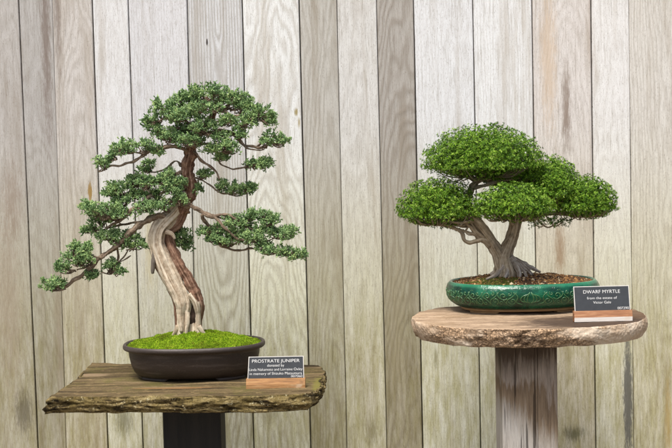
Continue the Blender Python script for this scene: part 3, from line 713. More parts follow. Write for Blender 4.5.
# (cx, cy, rx, ry, depth offset, anchor x, anchor y)
PADS = [
 (208, 95, 27, 10, 0, 209, 106), (184, 101, 16, 9.5, -.01, 190, 109), (232, 100, 17, 9, 0, 224, 110), (168, 110, 17, 10, -.02, 176, 117),
 (152, 124, 10, 9.5, -.02, 160, 121), (246, 106, 13, 8, -.01, 240, 114), (262, 115, 12, 8, -.03, 254, 119), (270, 122, 5, 5, -.03, 262, 121),
 (182, 117, 17, 8, -.05, 178, 120), (206, 110, 18, 7, -.06, 208, 112), (203, 129, 15, 8.5, -.06, 205, 134), (171, 138, 12, 8, -.05, 172, 142), (190, 141, 16, 8, -.06, 190, 146),
 (248, 122, 9, 9, -.05, 244, 127), (228, 122, 9, 6.5, -.05, 228, 124), (219, 138, 9, 6, -.05, 220, 132), (229, 149, 12, 10, -.06, 228, 151), (212, 150, 8, 6, -.05, 212, 148),
 (268, 140, 10, 7.5, -.03, 262, 147), (281, 142, 7, 5, -.03, 274, 145), (256, 165, 12, 5, -.02, 248, 167), (267, 164, 5, 6, -.02, 260, 165),
 (222, 187, 6, 6, 0, 219, 191), (240, 190, 15, 6.5, 0, 236, 194), (251, 189, 6, 4, 0, 246, 191), (205, 175, 7, 4.5, 0, 200, 179), (197, 190, 6, 5, .01, 192, 190),
 (125, 149, 15, 8, -.05, 124, 153), (145, 147, 10, 6, -.05, 142, 152), (103, 164, 7, 7, -.04, 103, 170), (115, 156, 6, 5, -.045, 116, 160), (160, 153, 5, 4, -.03, 158, 151),
 (147, 169, 9, 7, .03, 148, 172), (165, 184, 9, 8, -.04, 160, 184), (122, 189, 17, 8, 0, 122, 196), (147, 184, 11, 7, -.03, 146, 189), (175, 191, 9, 6.5, -.04, 172, 190),
 (111, 194, 8, 7, .0, 112, 194), (138, 196, 11, 5, -.01, 134, 196), (164, 205, 12, 5.5, -.04, 164, 206), (143, 211, 11, 8, -.05, 138, 208), (180, 200, 7, 5, -.04, 180, 204),
 (104, 211, 20, 9, -.04, 110, 220), (88, 207, 8, 5, -.04, 96, 212), (118, 215, 11, 7, -.04, 116, 222), (89, 231, 8, 5.5, .01, 98, 230), (108, 237, 13, 9, -.03, 112, 242),
 (100, 222, 11, 5, .01, 104, 227), (139, 246, 9, 4.5, -.01, 130, 247), (126, 246, 6, 4, -.02, 122, 246),
 (76, 257, 14, 11, -.05, 80, 266), (63, 268, 8, 6, -.05, 72, 272), (87, 261, 8, 6, -.05, 90, 266), (53, 286, 13, 6, -.05, 60, 289), (92, 276, 7, 6.5, -.03, 90, 270),
 (111, 266, 8, 6, -.02, 110, 272), (75, 246, 3.5, 5, -.05, 76, 256), (88, 248, 4, 5, -.05, 88, 256), (119, 272, 5, 4, -.02, 114, 272),
 (170, 176, 9, 6, -.02, 172, 176), (134, 182, 8, 6, -.01, 136, 186), (154, 196, 8, 5, .0, 152, 196), (122, 203, 10, 6, -.02, 122, 208), (152, 206, 9, 5, -.02, 150, 206), (178, 182, 6, 6, -.04, 178, 184),
 (239, 135, 8, 6, -.05, 238, 138), (184, 131, 10, 6, -.02, 186, 132), (158, 134, 7, 6, -.03, 162, 138), (130, 238, 9, 5, -.01, 126, 240), (222, 158, 7, 5, -.03, 220, 158),
 (242, 232, 13, 6, -.02, 240, 236), (263, 232, 10, 6, -.04, 262, 234), (214, 240, 9, 5, .0, 216, 242),
 (182, 238, 9, 13, .06, 178, 226), (188, 246, 5, 8, .06, 182, 240),
 (206, 233, 8, 5, -.01, 210, 231), (238, 223, 15, 7.5, -.03, 236, 222), (269, 220, 11, 8.5, -.05, 266, 226), (251, 216, 7, 5, -.04, 246, 221), (230, 240, 18, 7.5, -.01, 228, 246), (252, 239, 13, 7, -.05, 250, 242),
 (281, 235, 15, 6.5, -.05, 276, 238), (291, 232, 6, 4.5, -.05, 286, 236), (276, 252, 16, 6, -.06, 274, 250), (297, 256, 12, 6, -.06, 292, 256), (264, 246, 9, 5, -.05, 262, 244), (222, 229, 9, 5, -.0, 222, 231)]
for (cx_, cy_, rx, ry, dy, ax, ay) in PADS:
    Yc = YT + dy; c0 = at(cx_, cy_, Yc); s = mpx(Yc); drx = min(rx * s * .9, .06)
    npt = int(12 + rx * ry * .42)
    pts, ups, tw = [], [], MB()
    anc = np.array(at(ax, ay, Yc))
    for i in range(npt):
        for _ in range(30):
            q = RNG.uniform(-1, 1, 3)
            if .25 < np.linalg.norm(q) < 1 and not (q[2] < -.55 and random.random() < .8): break
        ww = q * np.array([rx * s * .93, drx, ry * s * .9])
        lump = mn.noise(Vector((q[0] * 2.2 + cx_, q[1] * 2.2, cy_)))
        if lump < -.26: continue
        pos = np.array(c0) + ww + np.array([0, 0, lump * ry * s * .7])
        pts.append(pos)
        u = np.array([q[0] * .8, q[1] * .7 - .15, q[2] * .5 + .75]); ups.append(u / np.linalg.norm(u))
        if i % 3 == 0:
            a_ = anc + RNG.normal(size=3) * np.array([rx * s * .25, .01, .003])
            mid = (a_ + pos) / 2 + RNG.normal(size=3) * .005 - np.array([0, 0, .004])
            tube(tw, [a_, mid, pos], [.0022, .0016, .0010], .008, 5, .2, 60, seed=i, cap=False)
    V, Fc, R_ = tufts(pts, ups)
    fo = mesh_obj('foliage_pad', V, Fc, MJ.m, jun, False, {'rnd': R_})
    if tw.n: tw.build('twigs', M_TWIG, fo)

# ------------------------------------------------------------------ GREEN POT
MG = NT('green_glaze'); p = MG.obj(); n1 = MG.noise(p, 14, 5, .65, .5); n2 = MG.noise(p, 60, 4, .6)
c = MG.ramp(n1, [(.35, lin(3, 44, 30)), (.5, lin(8, 72, 50)), (.66, lin(28, 104, 72))])
X_, Y_, Z_ = MG.sep(MG.pos())
c = MG.mix(MG.math('MULTIPLY', MG.step(Z_, 1.086, 1.095), .7), c, lin(48, 124, 92))
MG.col(c); MG.rough(MG.math('MULTIPLY_ADD', n2, .22, .10)); MG.b.inputs['Coat Weight'].default_value = .25; MG.spec(.35); MG.b.inputs['Coat Roughness'].default_value = .06
MG.bump(MG.math('ADD', n1, MG.math('MULTIPLY', n2, .5)), .007, .7)
MTN = NT('bare_clay_ring'); MTN.col(MTN.mix(MTN.noise(MTN.obj(), 30, 4), lin(150, 110, 70), lin(196, 164, 118))); MTN.rough(.8)
gc = at(521.5, 290, 0); GX, GY = gc.x, -.02
A2 = 76.5 * s0; B2 = A2 * .72; rz = 1.098
myr = thing('bonsai_tree', (GX, GY, ZR), 'dwarf myrtle bonsai with dense bright green domed pads in a glazed green oval pot', 'bonsai')
pm = MB()
prof2 = smooth_prof([(A2 - .048, ZR + .0145), (A2 - .030, ZR + .022), (A2 - .013, ZR + .036), (A2 - .003, ZR + .055), (A2 - .001, ZR + .070), (A2 - .005, ZR + .086), (A2 - .012, rz - .003)])
prof2 = prof2[:-1] + [(A2 - .0125, rz - .002), (A2 - .015, rz), (A2 - .019, rz), (A2 - .022, rz - .003), (A2 - .022, rz - .02), (A2 - .04, rz - .03)]
loft(pm, prof2, GX, GY, A2, B2, pw=2.25)
gpot = pm.build('pot', MG.m, myr)
pm = MB(); loft(pm, [(A2 - .062, ZR + .006), (A2 - .055, ZR + .006), (A2 - .051, ZR + .008), (A2 - .0485, ZR + .0142), (A2 - .06, ZR + .0145)], GX, GY, A2, B2, pw=2.25)
pm.build('base_ring', MTN.m, gpot)
for a1, a2 in ((200, 248), (292, 340), (20, 70), (110, 160)):
    foot(a1, a2, .056, .075, ZR + .001, ZR + .008, A2, B2, GX, GY, MTN.m, gpot, 2.25)
# scrolling lotus relief on the pot's side
MRL = NT('pale_glaze_relief'); MRL.col(MRL.mix(MRL.noise(MRL.obj(), 50, 3), lin(10, 70, 46), lin(92, 138, 86))); MRL.rough(.25)
MRL.b.inputs['Coat Weight'].default_value = .4
PR = np.array(prof2)
def potpt(u, z):
    """u = metres along the wall from the front middle, z height"""
    rads = np.interp(z, PR[:40, 1][np.argsort(PR[:40, 1])], PR[:40, 0][np.argsort(PR[:40, 1])])
    t0 = -PI / 2 + u / .235 * (1.0)
    e = 2 / 2.25; r = rads; bb = r - (A2 - B2)
    return np.array([GX + r * math.copysign(abs(math.cos(t0)) ** e, math.cos(t0)), GY + bb * math.copysign(abs(math.sin(t0)) ** e, math.sin(t0)), z])
rel = MB()
def rline(pts, r=.0015):
    P = [potpt(u, min(max(z, ZR + .02), rz - .012)) for u, z in pts]
    tube(rel, P, [r] * len(P), .004, 5, 0, cap=True)
zc = ZR + .056
def spiral(u0, z0, r0, turns, sgn, a0=0, r=.0015):
    rline([(u0 + sgn * r0 * (1 - t) * math.cos(a0 + t * turns * 2 * PI), z0 + r0 * (1 - t) * math.sin(a0 + t * turns * 2 * PI)) for t in np.linspace(0, .9, 14)], r)
for sgn in (-1, 1):
    for w in (.006, .013, .021):       # lotus petals
        rline([(sgn * .001, zc - .018 + w * .2), (sgn * w, zc - .008), (sgn * w * .9, zc + .006), (sgn * .001, zc + .022 - w * .35)])
    rline([(sgn * .018, zc - .02), (sgn * .034, zc - .012), (sgn * .03, zc + .006), (sgn * .042, zc + .02)])
    rr2 = random.Random(3)
    for k in range(13):
        u0 = sgn * (.045 + k * .026); up = 1 if k % 2 else -1
        spiral(u0, zc + up * .008, .013 + rr2.uniform(-.002, .002), 1.4, sgn * up, rr2.uniform(0, 6))
        spiral(u0 + sgn * .008, zc - up * .015, .007, 1.1, -sgn * up, rr2.uniform(0, 6))
        rline([(u0 - sgn * .012, zc - up * .02), (u0 + sgn * .002, zc - up * .004), (u0 + sgn * .014, zc + up * .004), (u0 + sgn * .02, zc + up * .02)])
        rline([(u0, zc + up * .023), (u0 + sgn * .007, zc + up * .026), (u0 + sgn * .014, zc + up * .021)], .0009)
rel.build('relief_pattern', MRL.m, gpot)

# soil
MSO = NT('bonsai_soil'); rnd = MSO.attr('rnd', 'Fac')
MSO.col(MSO.ramp(rnd, [(0, lin(44, 28, 16)), (.35, lin(84, 56, 30)), (.6, lin(122, 84, 44)), (.82, lin(158, 116, 66)), (.93, lin(178, 146, 100)), (1, lin(214, 196, 160))])); MSO.rough(.9)
sa, sb = A2 - .021, B2 - .021; SZ = rz - .008; SH = .022
V0, F0 = mound(GX, GY, sa, sb, SZ, SH, .004, 7.7, pe=2.2)
ico = np.array([(0, 0, 1), (.9, 0, .45), (.28, .85, .45), (-.72, .53, .45), (-.72, -.53, .45), (.28, -.85, .45), (.72, .53, -.45), (-.28, .85, -.45), (-.9, 0, -.45), (-.28, -.85, -.45), (.72, -.53, -.45), (0, 0, -1)])
icf = np.array([(0, 1, 2), (0, 2, 3), (0, 3, 4), (0, 4, 5), (0, 5, 1), (1, 6, 2), (2, 7, 3), (3, 8, 4), (4, 9, 5), (5, 10, 1), (2, 6, 7), (3, 7, 8), (4, 8, 9), (5, 9, 10), (1, 10, 6), (11, 7, 6), (11, 8, 7), (11, 9, 8), (11, 10, 9), (11, 6, 10)])
NP = 6500
pp = np.array([mound_pt(GX, GY, sa, sb, SZ, SH, math.sqrt(random.random()) * .985, random.random() * 2 * PI, .004, seed=7.7, pe=2.2) for _ in range(NP)])
sc_ = RNG.gamma(5, .00042, NP)[:, None, None] + .0008
VV = pp[:, None, :] + ico[None] * sc_ * (1 + RNG.normal(size=(NP, 12, 3)) * .22) * RNG.uniform(.6, 1.3, (NP, 1, 3)); FF = (icf[None] + (np.arange(NP) * 12)[:, None, None]).reshape(-1, 3)
soil = mesh_obj('soil', np.vstack([V0, VV.reshape(-1, 3)]), np.vstack([F0, FF + len(V0)]), MSO.m, myr, False, {'rnd': np.concatenate([RNG.random(len(V0)) * .4, np.repeat(RNG.random(NP), 12)])})
MM2 = NT('thin_soil_moss'); r_ = MM2.attr('rnd', 'Fac'); MM2.col(MM2.ramp(r_, [(0, lin(48, 52, 14)), (.6, lin(82, 88, 22)), (1, lin(118, 120, 36))])); MM2.rough(.95)
pts = []
fx = at(492, 280, -.1)
while len(pts) < 3600:
    q = mound_pt(GX, GY, sa, sb, SZ, SH, math.sqrt(random.random()) * .97, random.random() * 2 * PI, .004, seed=7.7, pe=2.2)
    d = math.hypot((q[0] - fx.x) / .085, (q[1] - (GY - .09)) / .055) + .7 * mn.noise(Vector((q[0] * 30, q[1] * 30, 1)))
    if d < .9: pts.append((q[0], q[1], q[2] + .0015))
pts = np.array(pts); D = RNG.normal(size=(len(pts), 3)) * .6; D[:, 2] = 1
V1, F1, R1 = prong_mesh(pts, D, RNG.uniform(.002, .0048, len(pts)), RNG.uniform(.0007, .0012, len(pts)), RNG.random(len(pts)))
mesh_obj('moss', V1, F1, MM2.m, myr, False, {'rnd': R1})

# ------------------------------------------------------------------ MYRTLE wood
M_MY = wood_mat('myrtle_bark', [(.34, lin(110, 96, 78)), (.45, lin(162, 146, 122)), (.56, lin(196, 180, 154)), (.68, lin(218, 206, 186))], streak=(12, 12, 1.0), bump=.003)
YM = GY - .01
m_ = MB()
P, R = path([(506, 284, 14, 0), (505.5, 275, 11.6, 0), (504.5, 266, 9.4, 0), (504, 257, 8.0, 0), (507.5, 248, 6.4, 0), (511.5, 238, 5.8, 0), (514, 228, 6.0, 0), (516, 216, 6.2, .01), (519, 204, 5, .02)], YM)
tube(m_, P, R, .003, 64, .10, 34, .09, 5, 8, 2.1)
P, R = path([(502, 268, 6.8, 0), (499, 257, 6.8, 0), (494, 247, 6.3, -.004), (487, 236, 5.7, -.01), (479, 225, 5.3, -.01), (471, 216, 4.8, -.01), (464, 208, 4.6, -.01)], YM)
tube(m_, P, R, .003, 56, .10, 34, .08, 4, 8, 5.1)
mtr = m_.build('trunk', M_MY, myr)
M_RT = wood_mat('pale_surface_root', [(.36, lin(92, 78, 64)), (.45, lin(166, 150, 132)), (.55, lin(206, 194, 178)), (.66, lin(226, 218, 206))], bump=.004)
roots = [[(506, 262, 5, -.012), (500, 270, 3.8, -.028), (493, 276, 2.8, -.045), (486, 280, 1.6, -.055)], [(509, 260, 4.6, -.012), (508, 270, 3.8, -.03), (506, 277, 3.0, -.048), (503, 283, 1.6, -.06)],
         [(510, 258, 4.6, -.01), (516, 266, 3.8, -.024), (519, 273, 3.2, -.04), (519, 280, 2.0, -.05)], [(511, 257, 4.6, -.005), (520, 264, 3.8, -.012), (527, 270, 3.2, -.022), (533, 275, 1.8, -.03)],
         [(510, 259, 4.2, .0), (521, 263, 3.2, .0), (531, 268, 2.8, .0), (540, 272, 1.4, .0)], [(503, 262, 4.6, .01), (498, 270, 3.6, .01), (491, 275, 2.4, .01)], [(513, 262, 3.4, -.02), (523, 271, 2.6, -.035), (527, 279, 1.5, -.045)]]
roots = [[(a, b, r * .72, d * .9) for a, b, r, d in q_] for q_ in roots]
sub('surface_roots', roots, M_RT, mtr, rough=.25, n=16, wob=.003, flute=.12, Y0=YM)
MBR = [
 [[(480, 228, 5.0, 0), (470, 219, 4.2, .0), (458, 214, 3.6, .01), (446, 214, 2.6, .02), (432, 216, 1.8, .02), (415, 219, 1.0, .02)],
  [(489, 244, 4, -.01), (482, 240, 3.2, -.02), (477, 241, 2.5, -.03), (470, 242.5, 2.1, -.035), (464.5, 240, 2.0, -.035), (462, 233, 1.8, -.03), (456, 229, 1.6, -.03), (449, 227, 1.3, -.03), (438, 225, .9, -.03), (420, 222, .7, -.03)],
  [(478, 238, 2.4, -.02), (473, 230, 1.9, -.03), (467, 224, 1.6, -.03), (458, 219, 1.2, -.03), (448, 214, .9, -.03)], [(481, 240, 1.8, -.02), (475, 234, 1.2, -.015), (471, 227, 1.0, -.01), (463, 220, .9, -.01)],
  [(466, 224, 1.3, -.03), (460, 225, 1.0, -.04), (452, 221, .8, -.04), (442, 218, .7, -.04)], [(462, 234, 1.0, -.03), (467, 229, .9, -.03), (470, 221, .8, -.02)],
  [(484, 232, 2.4, -.01), (474, 227, 1.9, .0), (462, 226, 1.5, -.02), (450, 225, 1.2, -.03), (436, 222, .8, -.03)], [(476, 222, 2.2, .0), (466, 222, 1.7, -.05), (454, 222, 1.2, -.06), (440, 218, .7, -.06)], [(482, 237, 1.8, -.02), (475, 235, 1.5, -.03), (467, 232, 1.2, -.03), (458, 229, .9, -.03), (450, 225, .6, -.03)], [(486, 240, 1.6, -.02), (478, 233, 1.3, -.03), (473, 226, 1.1, -.03), (466, 218, .8, -.03)], [(474, 235, .9, -.03), (468, 235, .8, -.03), (463, 229, .6, -.03)]],
 [[(470, 216, 4.2, 0), (468, 204, 3.6, .02), (470, 192, 3.0, .03), (476, 182, 2.6, .03), (484, 172, 2.0, .03)], [(476, 182, 2, .03), (462, 174, 1.5, .02), (448, 168, 1.2, .02), (436, 168, .9, .01), (430, 162, .6, .01)],
  [(476, 182, 2.0, .03), (494, 177, 1.6, .03), (512, 174, 1.3, .03), (526, 168, 1, .03)], [(474, 188, 2.0, .03), (488, 184, 1.8, .01), (504, 180, 1.5, .0), (520, 177, 1.1, .0)], [(478, 180, 1.6, .03), (492, 181, 1.4, .05), (510, 179, 1.2, .06), (530, 172, 1, .06)], [(470, 186, 1.6, .03), (480, 178, 1.4, .0), (488, 170, 1.2, -.03)], [(462, 174, 1.0, .02), (452, 174, .9, -.01), (442, 172, .8, -.01), (434, 165, .6, -.01)]],
 [[(519, 206, 4.4, .02), (516, 194, 3.6, .03), (508, 182, 2.8, .04), (500, 170, 2, .04)], [(519, 206, 4, .02), (530, 214, 3.6, .03), (544, 213, 3.2, .03), (556, 213, 2.8, .03), (570, 214, 2.4, .02), (584, 215, 1.8, .02), (600, 213, 1, .02)],
  [(544, 212, 2.4, .03), (550, 200, 2, .04), (553, 188, 1.6, .04), (552, 176, 1, .04)], [(535, 214, 1.4, .02), (540, 222, 1.1, .01), (548, 227, .9, .01), (556, 224, .8, .01), (564, 218, .6, .01)],
  [(545, 214, 1.0, .02), (550, 222, .9, .0), (556, 226, .7, 0), (562, 222, .6, 0)], [(532, 214, 1.2, .02), (534, 222, .9, .0), (540, 227, .7, .0), (546, 224, .6, 0)]],
 [[(513, 234, 1.0, -.02), (507, 239, .8, -.02), (502, 245, .7, -.02)], [(514, 225, 1.4, -.02), (505, 217, 1.2, -.04), (494, 213, .9, -.05)], [(514, 222, 1.6, -.02), (524, 214, 1.3, -.04), (536, 212, .9, -.05)]],
]
for specs in MBR: sub('branch', specs, M_MY, mtr, rough=.18, n=10, wob=.003, step=.0035, Y0=YM)

# ------------------------------------------------------------------ MYRTLE foliage
ML = NT('myrtle_leaves'); rnd = ML.attr('rnd', 'Fac'); p = ML.obj(); n1 = ML.noise(p, 18, 3, .6)
f = ML.math('ADD', ML.math('MULTIPLY', rnd, 1.0), ML.math('MULTIPLY_ADD', n1, .4, -.12))
c = ML.ramp(f, [(0, lin(24, 44, 10)), (.3, lin(52, 84, 15)), (.52, lin(84, 124, 25)), (.75, lin(134, 172, 46)), (1, lin(200, 220, 116))])
ML.col(c); ML.rough(.5); ML.spec(.3)
tr = ML.new('ShaderNodeBsdfTranslucent'); ML.put(tr.inputs[0], c); mx = ML.new('ShaderNodeMixShader'); mx.inputs[0].default_value = .10
ML.t.links.new(ML.b.outputs[0], mx.inputs[1]); ML.t.links.new(tr.outputs[0], mx.inputs[2]); ML.t.links.new(mx.outputs[0], ML.out.inputs[0])
def leaves(Pt, D, N_, L, W, rnd):
    n = len(Pt); D = D / np.linalg.norm(D, axis=1)[:, None]
    S = np.cross(D, N_); S /= np.linalg.norm(S, axis=1)[:, None] + 1e-9; N2 = np.cross(S, D)
    V = np.zeros((n, 6, 3)); L = L[:, None]; W = W[:, None]
    V[:, 0] = Pt; V[:, 1] = Pt + D * L * .38 + S * W + N2 * W * .5; V[:, 2] = Pt + D * L * .38 - S * W + N2 * W * .5
    V[:, 3] = Pt + D * L * .42; V[:, 4] = Pt + D * L - N2 * L * .12; V[:, 5] = V[:, 4]
    f = np.array([(0, 1, 3), (0, 3, 2), (3, 1, 4), (3, 4, 2)])
    V = V[:, :5]
    return V.reshape(-1, 3), (f[None] + (np.arange(n) * 5)[:, None, None]).reshape(-1, 3), np.repeat(rnd, 5)
# domes: (x0, x1, top y, belly y, bottom y, depth offset, depth radius px)
DOMES = [(422, 545, 124, 165, 178.5, .02, 46), (476, 552, 160, 176, 187, .07, 28), (396, 481, 176.5, 213, 226, -.01, 34), (472, 556, 181, 210, 221, -.13, 34), (524, 583, 155, 192, 208, .05, 36), (555, 619, 175, 207, 218, .0, 30)]
def dome(x0, x1, ty, my_, by, dy, dr, seed):
    Yc = YM + dy; s = mpx(Yc); c0 = np.array(at((x0 + x1) / 2, my_, Yc)); a = (x1 - x0) / 2 * s - .007; b = dr * s; hu = (my_ - ty) * s - .006; hd = (by - my_) * s
    out = []; dirs = []; young = []
    def surf(q, k):
        h = hu if q[2] > 0 else hd
        lump = 1 + .09 * mn.noise(Vector((q[0] * 2.2 + seed, q[1] * 2.2, q[2] * 2.2))) + .07 * mn.noise(Vector((q[0] * 6 + seed, q[1] * 6, q[2] * 6)))
        e = np.array([q[0] * (1.0 if q[2] > 0 else 1 + .10 * q[2]), q[1], q[2]]) * 1.01
        return c0 + e * np.array([a, b, h]) * k * lump
    area = 2 * PI * a * b + PI * (a + b) * (hu + hd) * .5
    for layer, (k, dens) in enumerate(((1.0, .8), (.92, .75), (.83, .8), (.72, .8), (.58, .8), (.4, .8))):
        n = int(area / 4.4e-5 * dens)
        for i in range(n):
            q = RNG.normal(size=3); q /= np.linalg.norm(q)
            if q[2] < -.2 and random.random() < .82: continue
            gap = mn.noise(Vector((q[0] * a * 120 + seed, q[1] * b * 120, q[2] * hu * 120)))
            if layer < 3 and gap < (.03, -.05, -.14)[layer]: continue
            kk = k * random.uniform(.95, 1.02) * (1 + .05 * max(0, gap)) * (1.035 if layer == 0 and random.random() < .03 else 1)
            if q[2] < 0: kk *= 1 + .03 * math.sin(q[0] * 9 + seed)
            p_ = surf(q, kk)
            nn = q / np.array([a, b, hu if q[2] > 0 else hd]); nn /= np.linalg.norm(nn); nn = nn + np.array([0, 0, .25]); nn /= np.linalg.norm(nn)
            out.append(p_); dirs.append(nn); young.append(1.0 if layer == 0 else .8)
    Pc = np.array(out); Nc = np.array(dirs); nC = len(Pc)
    K = 8
    Pt = np.repeat(Pc, K, 0); Nn = np.repeat(Nc, K, 0) + RNG.normal(size=(nC * K, 3)) * .12
    lift = np.tile(np.array([.2, .4, .6, .8, 1.0, 1.4, 2.0, 3.0]), nC)     # outer leaves lie flat, inner ones stand
    rad_ = RNG.normal(size=(nC * K, 3)); rad_ -= Nn * (rad_ * Nn).sum(1)[:, None]; rad_ /= np.linalg.norm(rad_, axis=1)[:, None]
    D = rad_ + Nn * lift[:, None]
    L = RNG.uniform(.0064, .0104, nC * K) * np.tile(np.array([1, 1, 1, .95, .9, .85, .7, .6]), nC)
    r0 = np.repeat(RNG.random(nC), K)
    rnd = np.clip(.42 * r0 + .38 * RNG.random(nC * K) + .03 * np.tile(np.arange(K), nC), 0, 1)
    V, Fc, R_ = leaves(Pt + Nn * .001, D, Nn, L, RNG.uniform(.0009, .00145, nC * K), rnd)
    o = mesh_obj('foliage_pad', V, Fc, ML.m, myr, False, {'rnd': R_})
    # fine twigs feeding the pad from beneath
    tw = MB(); base = c0 - np.array([0, 0, hd * .9])
    for i in range(80):
        q = RNG.normal(size=3); q /= np.linalg.norm(q); q[2] = abs(q[2]) * .8 - .35
        e_ = surf(q, .86); s_ = base + np.array([q[0] * a * .35, q[1] * b * .35, 0])
        mid = (e_ + s_) / 2 - np.array([0, 0, .008]) + RNG.normal(size=3) * .006
        tube(tw, [s_, mid, e_], [.0026, .0018, .001], .009, 5, .2, 60, seed=i, cap=False)
    tw.build('twigs', M_MY, o)
for i, d in enumerate(DOMES): dome(*d, seed=i * 3.1 + 1)
# sparse sprigs under the pads, shade put into their darker leaf colours
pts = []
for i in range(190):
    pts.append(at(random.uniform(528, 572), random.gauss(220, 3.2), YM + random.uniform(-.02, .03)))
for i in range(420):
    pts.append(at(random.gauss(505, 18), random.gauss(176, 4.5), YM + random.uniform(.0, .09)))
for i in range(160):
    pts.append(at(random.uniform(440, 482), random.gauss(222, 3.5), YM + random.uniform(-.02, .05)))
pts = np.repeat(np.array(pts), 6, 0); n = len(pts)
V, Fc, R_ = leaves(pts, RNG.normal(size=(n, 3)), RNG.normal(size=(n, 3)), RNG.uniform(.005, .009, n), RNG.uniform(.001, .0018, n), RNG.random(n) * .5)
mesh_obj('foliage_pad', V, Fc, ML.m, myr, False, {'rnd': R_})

# ------------------------------------------------------------------ NAME PLATES
MK = NT('engraved_dark_plastic'); nk = MK.noise(MK.obj(), 60, 5, .7); MK.col(MK.mix(nk, lin(38, 40, 43), lin(60, 63, 66))); MK.rough(.45)
MK.col(MK.mix(MK.step(MK.noise(MK.obj(), 240, 2, .6), .66, .72), MK.mix(nk, lin(40, 42, 45), lin(62, 65, 68)), lin(30, 30, 32)))
MW = NT('white_lettering'); MW.col(lin(226, 226, 222)); MW.rough(.6)
ME = NT('pale_plate_edge'); ME.col(lin(206, 202, 194)); ME.rough(.5)
def block_mat(name, cols, split=None):
    N = NT(name); p = N.obj(); a = N.noise(N.vmul(p, (14, 60, 220)), 1, 5, .65, .4); b = N.noise(N.vmul(p, (22, 30, 30)), 1, 3, .6)
    c = N.ramp(a, [(.3, cols[0]), (.5, cols[1]), (.72, cols[2])]); c = N.mix(N.math('MULTIPLY', N.step(b, .55, .7), .6), c, cols[3])
    N.col(c); N.rough(.6); N.bump(a, .001, .6); return N.m
def text_mesh(s, size, mat, parent, M, align='CENTER', xs=1.0):
    cu = bpy.data.curves.new('t', 'FONT'); cu.body = s; cu.size = size; cu.align_x = align; cu.extrude = .00015; cu.offset = -size * .008
    ob = bpy.data.objects.new('t', cu); COL.objects.link(ob); bpy.context.view_layer.update()
    me = bpy.data.meshes.new_from_object(ob.evaluated_get(bpy.context.evaluated_depsgraph_get()))
    bpy.data.objects.remove(ob); v = np.zeros(len(me.vertices) * 3); me.vertices.foreach_get('co', v); v = v.reshape(-1, 3)
    w = v[:, 0].max() - v[:, 0].min()
    f = [tuple(p_.vertices) for p_ in me.polygons]
    return v * [xs, 1, 1], f, w * xs
def plate(x0, x1, yb, yt_block, yt, z, lines, number, label, mats, rz_deg, slope_px=None, narrow=0):
    # front of the block touches the slab where the photo shows it
    pL, pR = atz(x0, yb, z), atz(x1, yb, z); cy_ = (pL.y + pR.y) / 2; cxx = (pL.x + pR.x) / 2
    W = abs(pR.x - pL.x); s = mpx(cy_)
    hb = (yb - yt_block) * s * .94; hp = (yt_block - yt) * s * 1.05
    o = thing('name_plate', (cxx, cy_, z), label, 'sign', 'engraved name plates beside the pots')
    o.rotation_euler = (0, 0, math.radians(rz_deg))
    org = np.array((cxx, cy_, z)); dep = .028
    mm = MB(); h = W / 2
    prof = [(0, .001), (0, hb * .42), (.006, hb), (.010, hb), (.0105, hb * .8), (.015, hb * .8), (.0155, hb), (dep, hb * .97), (dep, .001)]
    V = []; Fc = []; k = len(prof)
    for sx in (-h, -h + .001, h - .001, h):
        for (y, zz_) in prof:
            ins = .0008 if abs(sx) == h else 0
            V.append(org + np.array([sx, y + (ins if y == 0 else 0), zz_ - (ins if zz_ > .002 else 0)]))
    mi = []
    for i in range(3):
        for j in range(k):
            j2 = (j + 1) % k; Fc.append((i * k + j, i * k + j2, (i + 1) * k + j2, (i + 1) * k + j)); mi.append(1 if j == 0 else 0)
    Fc.append(tuple(range(k))[::-1]); Fc.append(tuple(3 * k + j for j in range(k))); mi += [0, 0]
    mesh_obj('wooden_base', V, Fc, mats, o, False, None, mi)
    tilt = math.radians(14); wp = W * .96
    ex = np.array([1, 0, 0.]); ez = np.array([0, math.sin(tilt), math.cos(tilt)]); ey = np.cross(ez, ex)   # ey: out of the back
    po = org + np.array([0, .0108, hb * .8])
    tot = hp + hb * .2
    def slabm(nm, w, z0, z1, y0, y1, mat, par, nar=0):
        V = []
        for yy in (y0, y1):
            for (xx, zz_) in ((-w / 2, z0), (w / 2, z0), (w / 2 - nar * .2, z1), (-w / 2 + nar, z1)):
                V.append(po + ex * xx + ez * zz_ + ey * yy)
        return mesh_obj(nm, V, [(0, 1, 2, 3), (7, 6, 5, 4), (0, 4, 5, 1), (1, 5, 6, 2), (2, 6, 7, 3), (3, 7, 4, 0)], mat, par, False)
    pb = slabm('plate', wp, 0, tot, .0006, .0034, ME.m, o, narrow)
    slabm('plate_face', wp - .0048, hb * .2, tot - .0022, -.0002, .0005, MK.m, pb, narrow)
    tm = MB()
    for (txt, size, fy_, wfrac) in lines:
        v, f, w = text_mesh(txt, size * hp, MW.m, pb, None)
        kx = wfrac * wp / w
        v = v * [kx, 1, 1]
        tm.add([po + ex * q[0] + ez * (hb * .2 + fy_ * hp + q[1]) - ey * (.0006 + q[2]) for q in v], f)
    v, f, w = text_mesh(number, .14 * hp, MW.m, pb, None); kx = .20 * wp / w
    tm.add([po + ex * (q[0] * kx + wp * .37) + ez * (hb * .2 + .03 * hp + q[1]) - ey * (.0006 + q[2]) for q in v], f)
    tm.build('lettering', MW.m, pb, smooth=False)
    return o
BL = block_mat('stained_block', [lin(120, 84, 48), lin(164, 118, 70), lin(186, 146, 96), lin(108, 78, 46)])
BL2 = block_mat('stained_block_edge', [lin(128, 92, 56), lin(168, 124, 78), lin(196, 160, 116), lin(206, 186, 158)])
BR1 = block_mat('oiled_block', [lin(124, 80, 50), lin(158, 108, 72), lin(190, 148, 108), lin(140, 94, 60)])
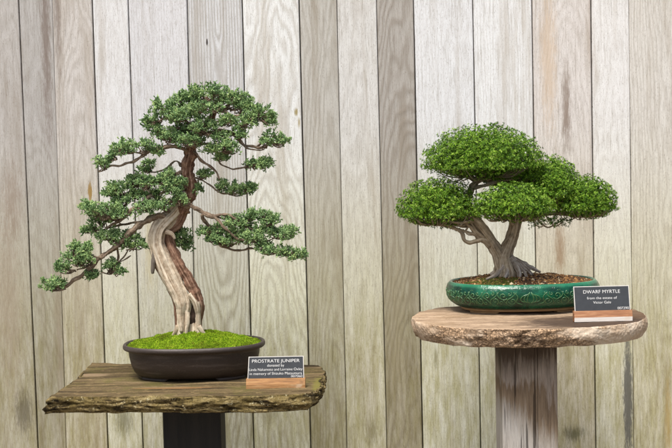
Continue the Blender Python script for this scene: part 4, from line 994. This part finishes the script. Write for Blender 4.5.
BR2 = block_mat('pale_block_edge', [lin(214, 204, 192), lin(228, 220, 210), lin(236, 230, 222), lin(220, 204, 186)])  # lower front strip of the base, coloured paler than the rest
plate(246.3, 305.3, 388.8, 378, 357, ZL, [('PROSTRATE JUNIPER', .21, .72, .84), ('donated by', .17, .53, .30), ('Linda Nakamoto and Lorraine Oxley', .17, .345, .94), ('in memory of Shizuko Matsumura', .17, .16, .92)], '007060',
      'small grey plate lettered PROSTRATE JUNIPER in a wooden base beside the dark pot', [BL, BL2], -1.5, narrow=.004)
plate(573.6, 634, 321.8, 310, 286.3, ZR, [('DWARF MYRTLE', .2, .70, .66), ('from the estate of', .15, .46, .54), ('Victor Gale', .15, .28, .32)], '007290',
      'small grey plate lettered DWARF MYRTLE in a brown and white base beside the green pot', [BR1, BR2], 1.0)

# ------------------------------------------------------------------ LIGHT
w = bpy.data.worlds.new('World'); sc.world = w; w.use_nodes = True; nt = w.node_tree; nt.nodes.clear()
wo = nt.nodes.new('ShaderNodeOutputWorld'); bg = nt.nodes.new('ShaderNodeBackground'); sk = nt.nodes.new('ShaderNodeTexSky')
sk.sky_type = 'NISHITA'; sk.sun_disc = False; EL, AZ = 65, -24      # azimuth measured from behind the camera towards the left
sk.sun_elevation = math.radians(EL); sk.dust_density = 4.0; sk.air_density = 1.0; sk.ozone_density = .6
sd = Vector((math.sin(math.radians(AZ)) * math.cos(math.radians(EL)), -math.cos(math.radians(AZ)) * math.cos(math.radians(EL)), math.sin(math.radians(EL))))
sk.sun_rotation = math.atan2(sd.x, sd.y)
nt.links.new(sk.outputs[0], bg.inputs[0]); nt.links.new(bg.outputs[0], wo.inputs[0]); bg.inputs[1].default_value = .065
sl = bpy.data.lights.new('sun', 'SUN'); so = bpy.data.objects.new('sun', sl); COL.objects.link(so)
sl.energy = 2.0; sl.angle = math.radians(22); sl.color = (1.0, .97, .925)
so.rotation_euler = (-sd).to_track_quat('-Z', 'Y').to_euler(); so.location = sd * 10
sc.view_settings.view_transform = 'Standard'; sc.view_settings.look = 'None'; sc.view_settings.gamma = 1
sc.view_settings.use_curve_mapping = False; sc.view_settings.exposure = 1.24
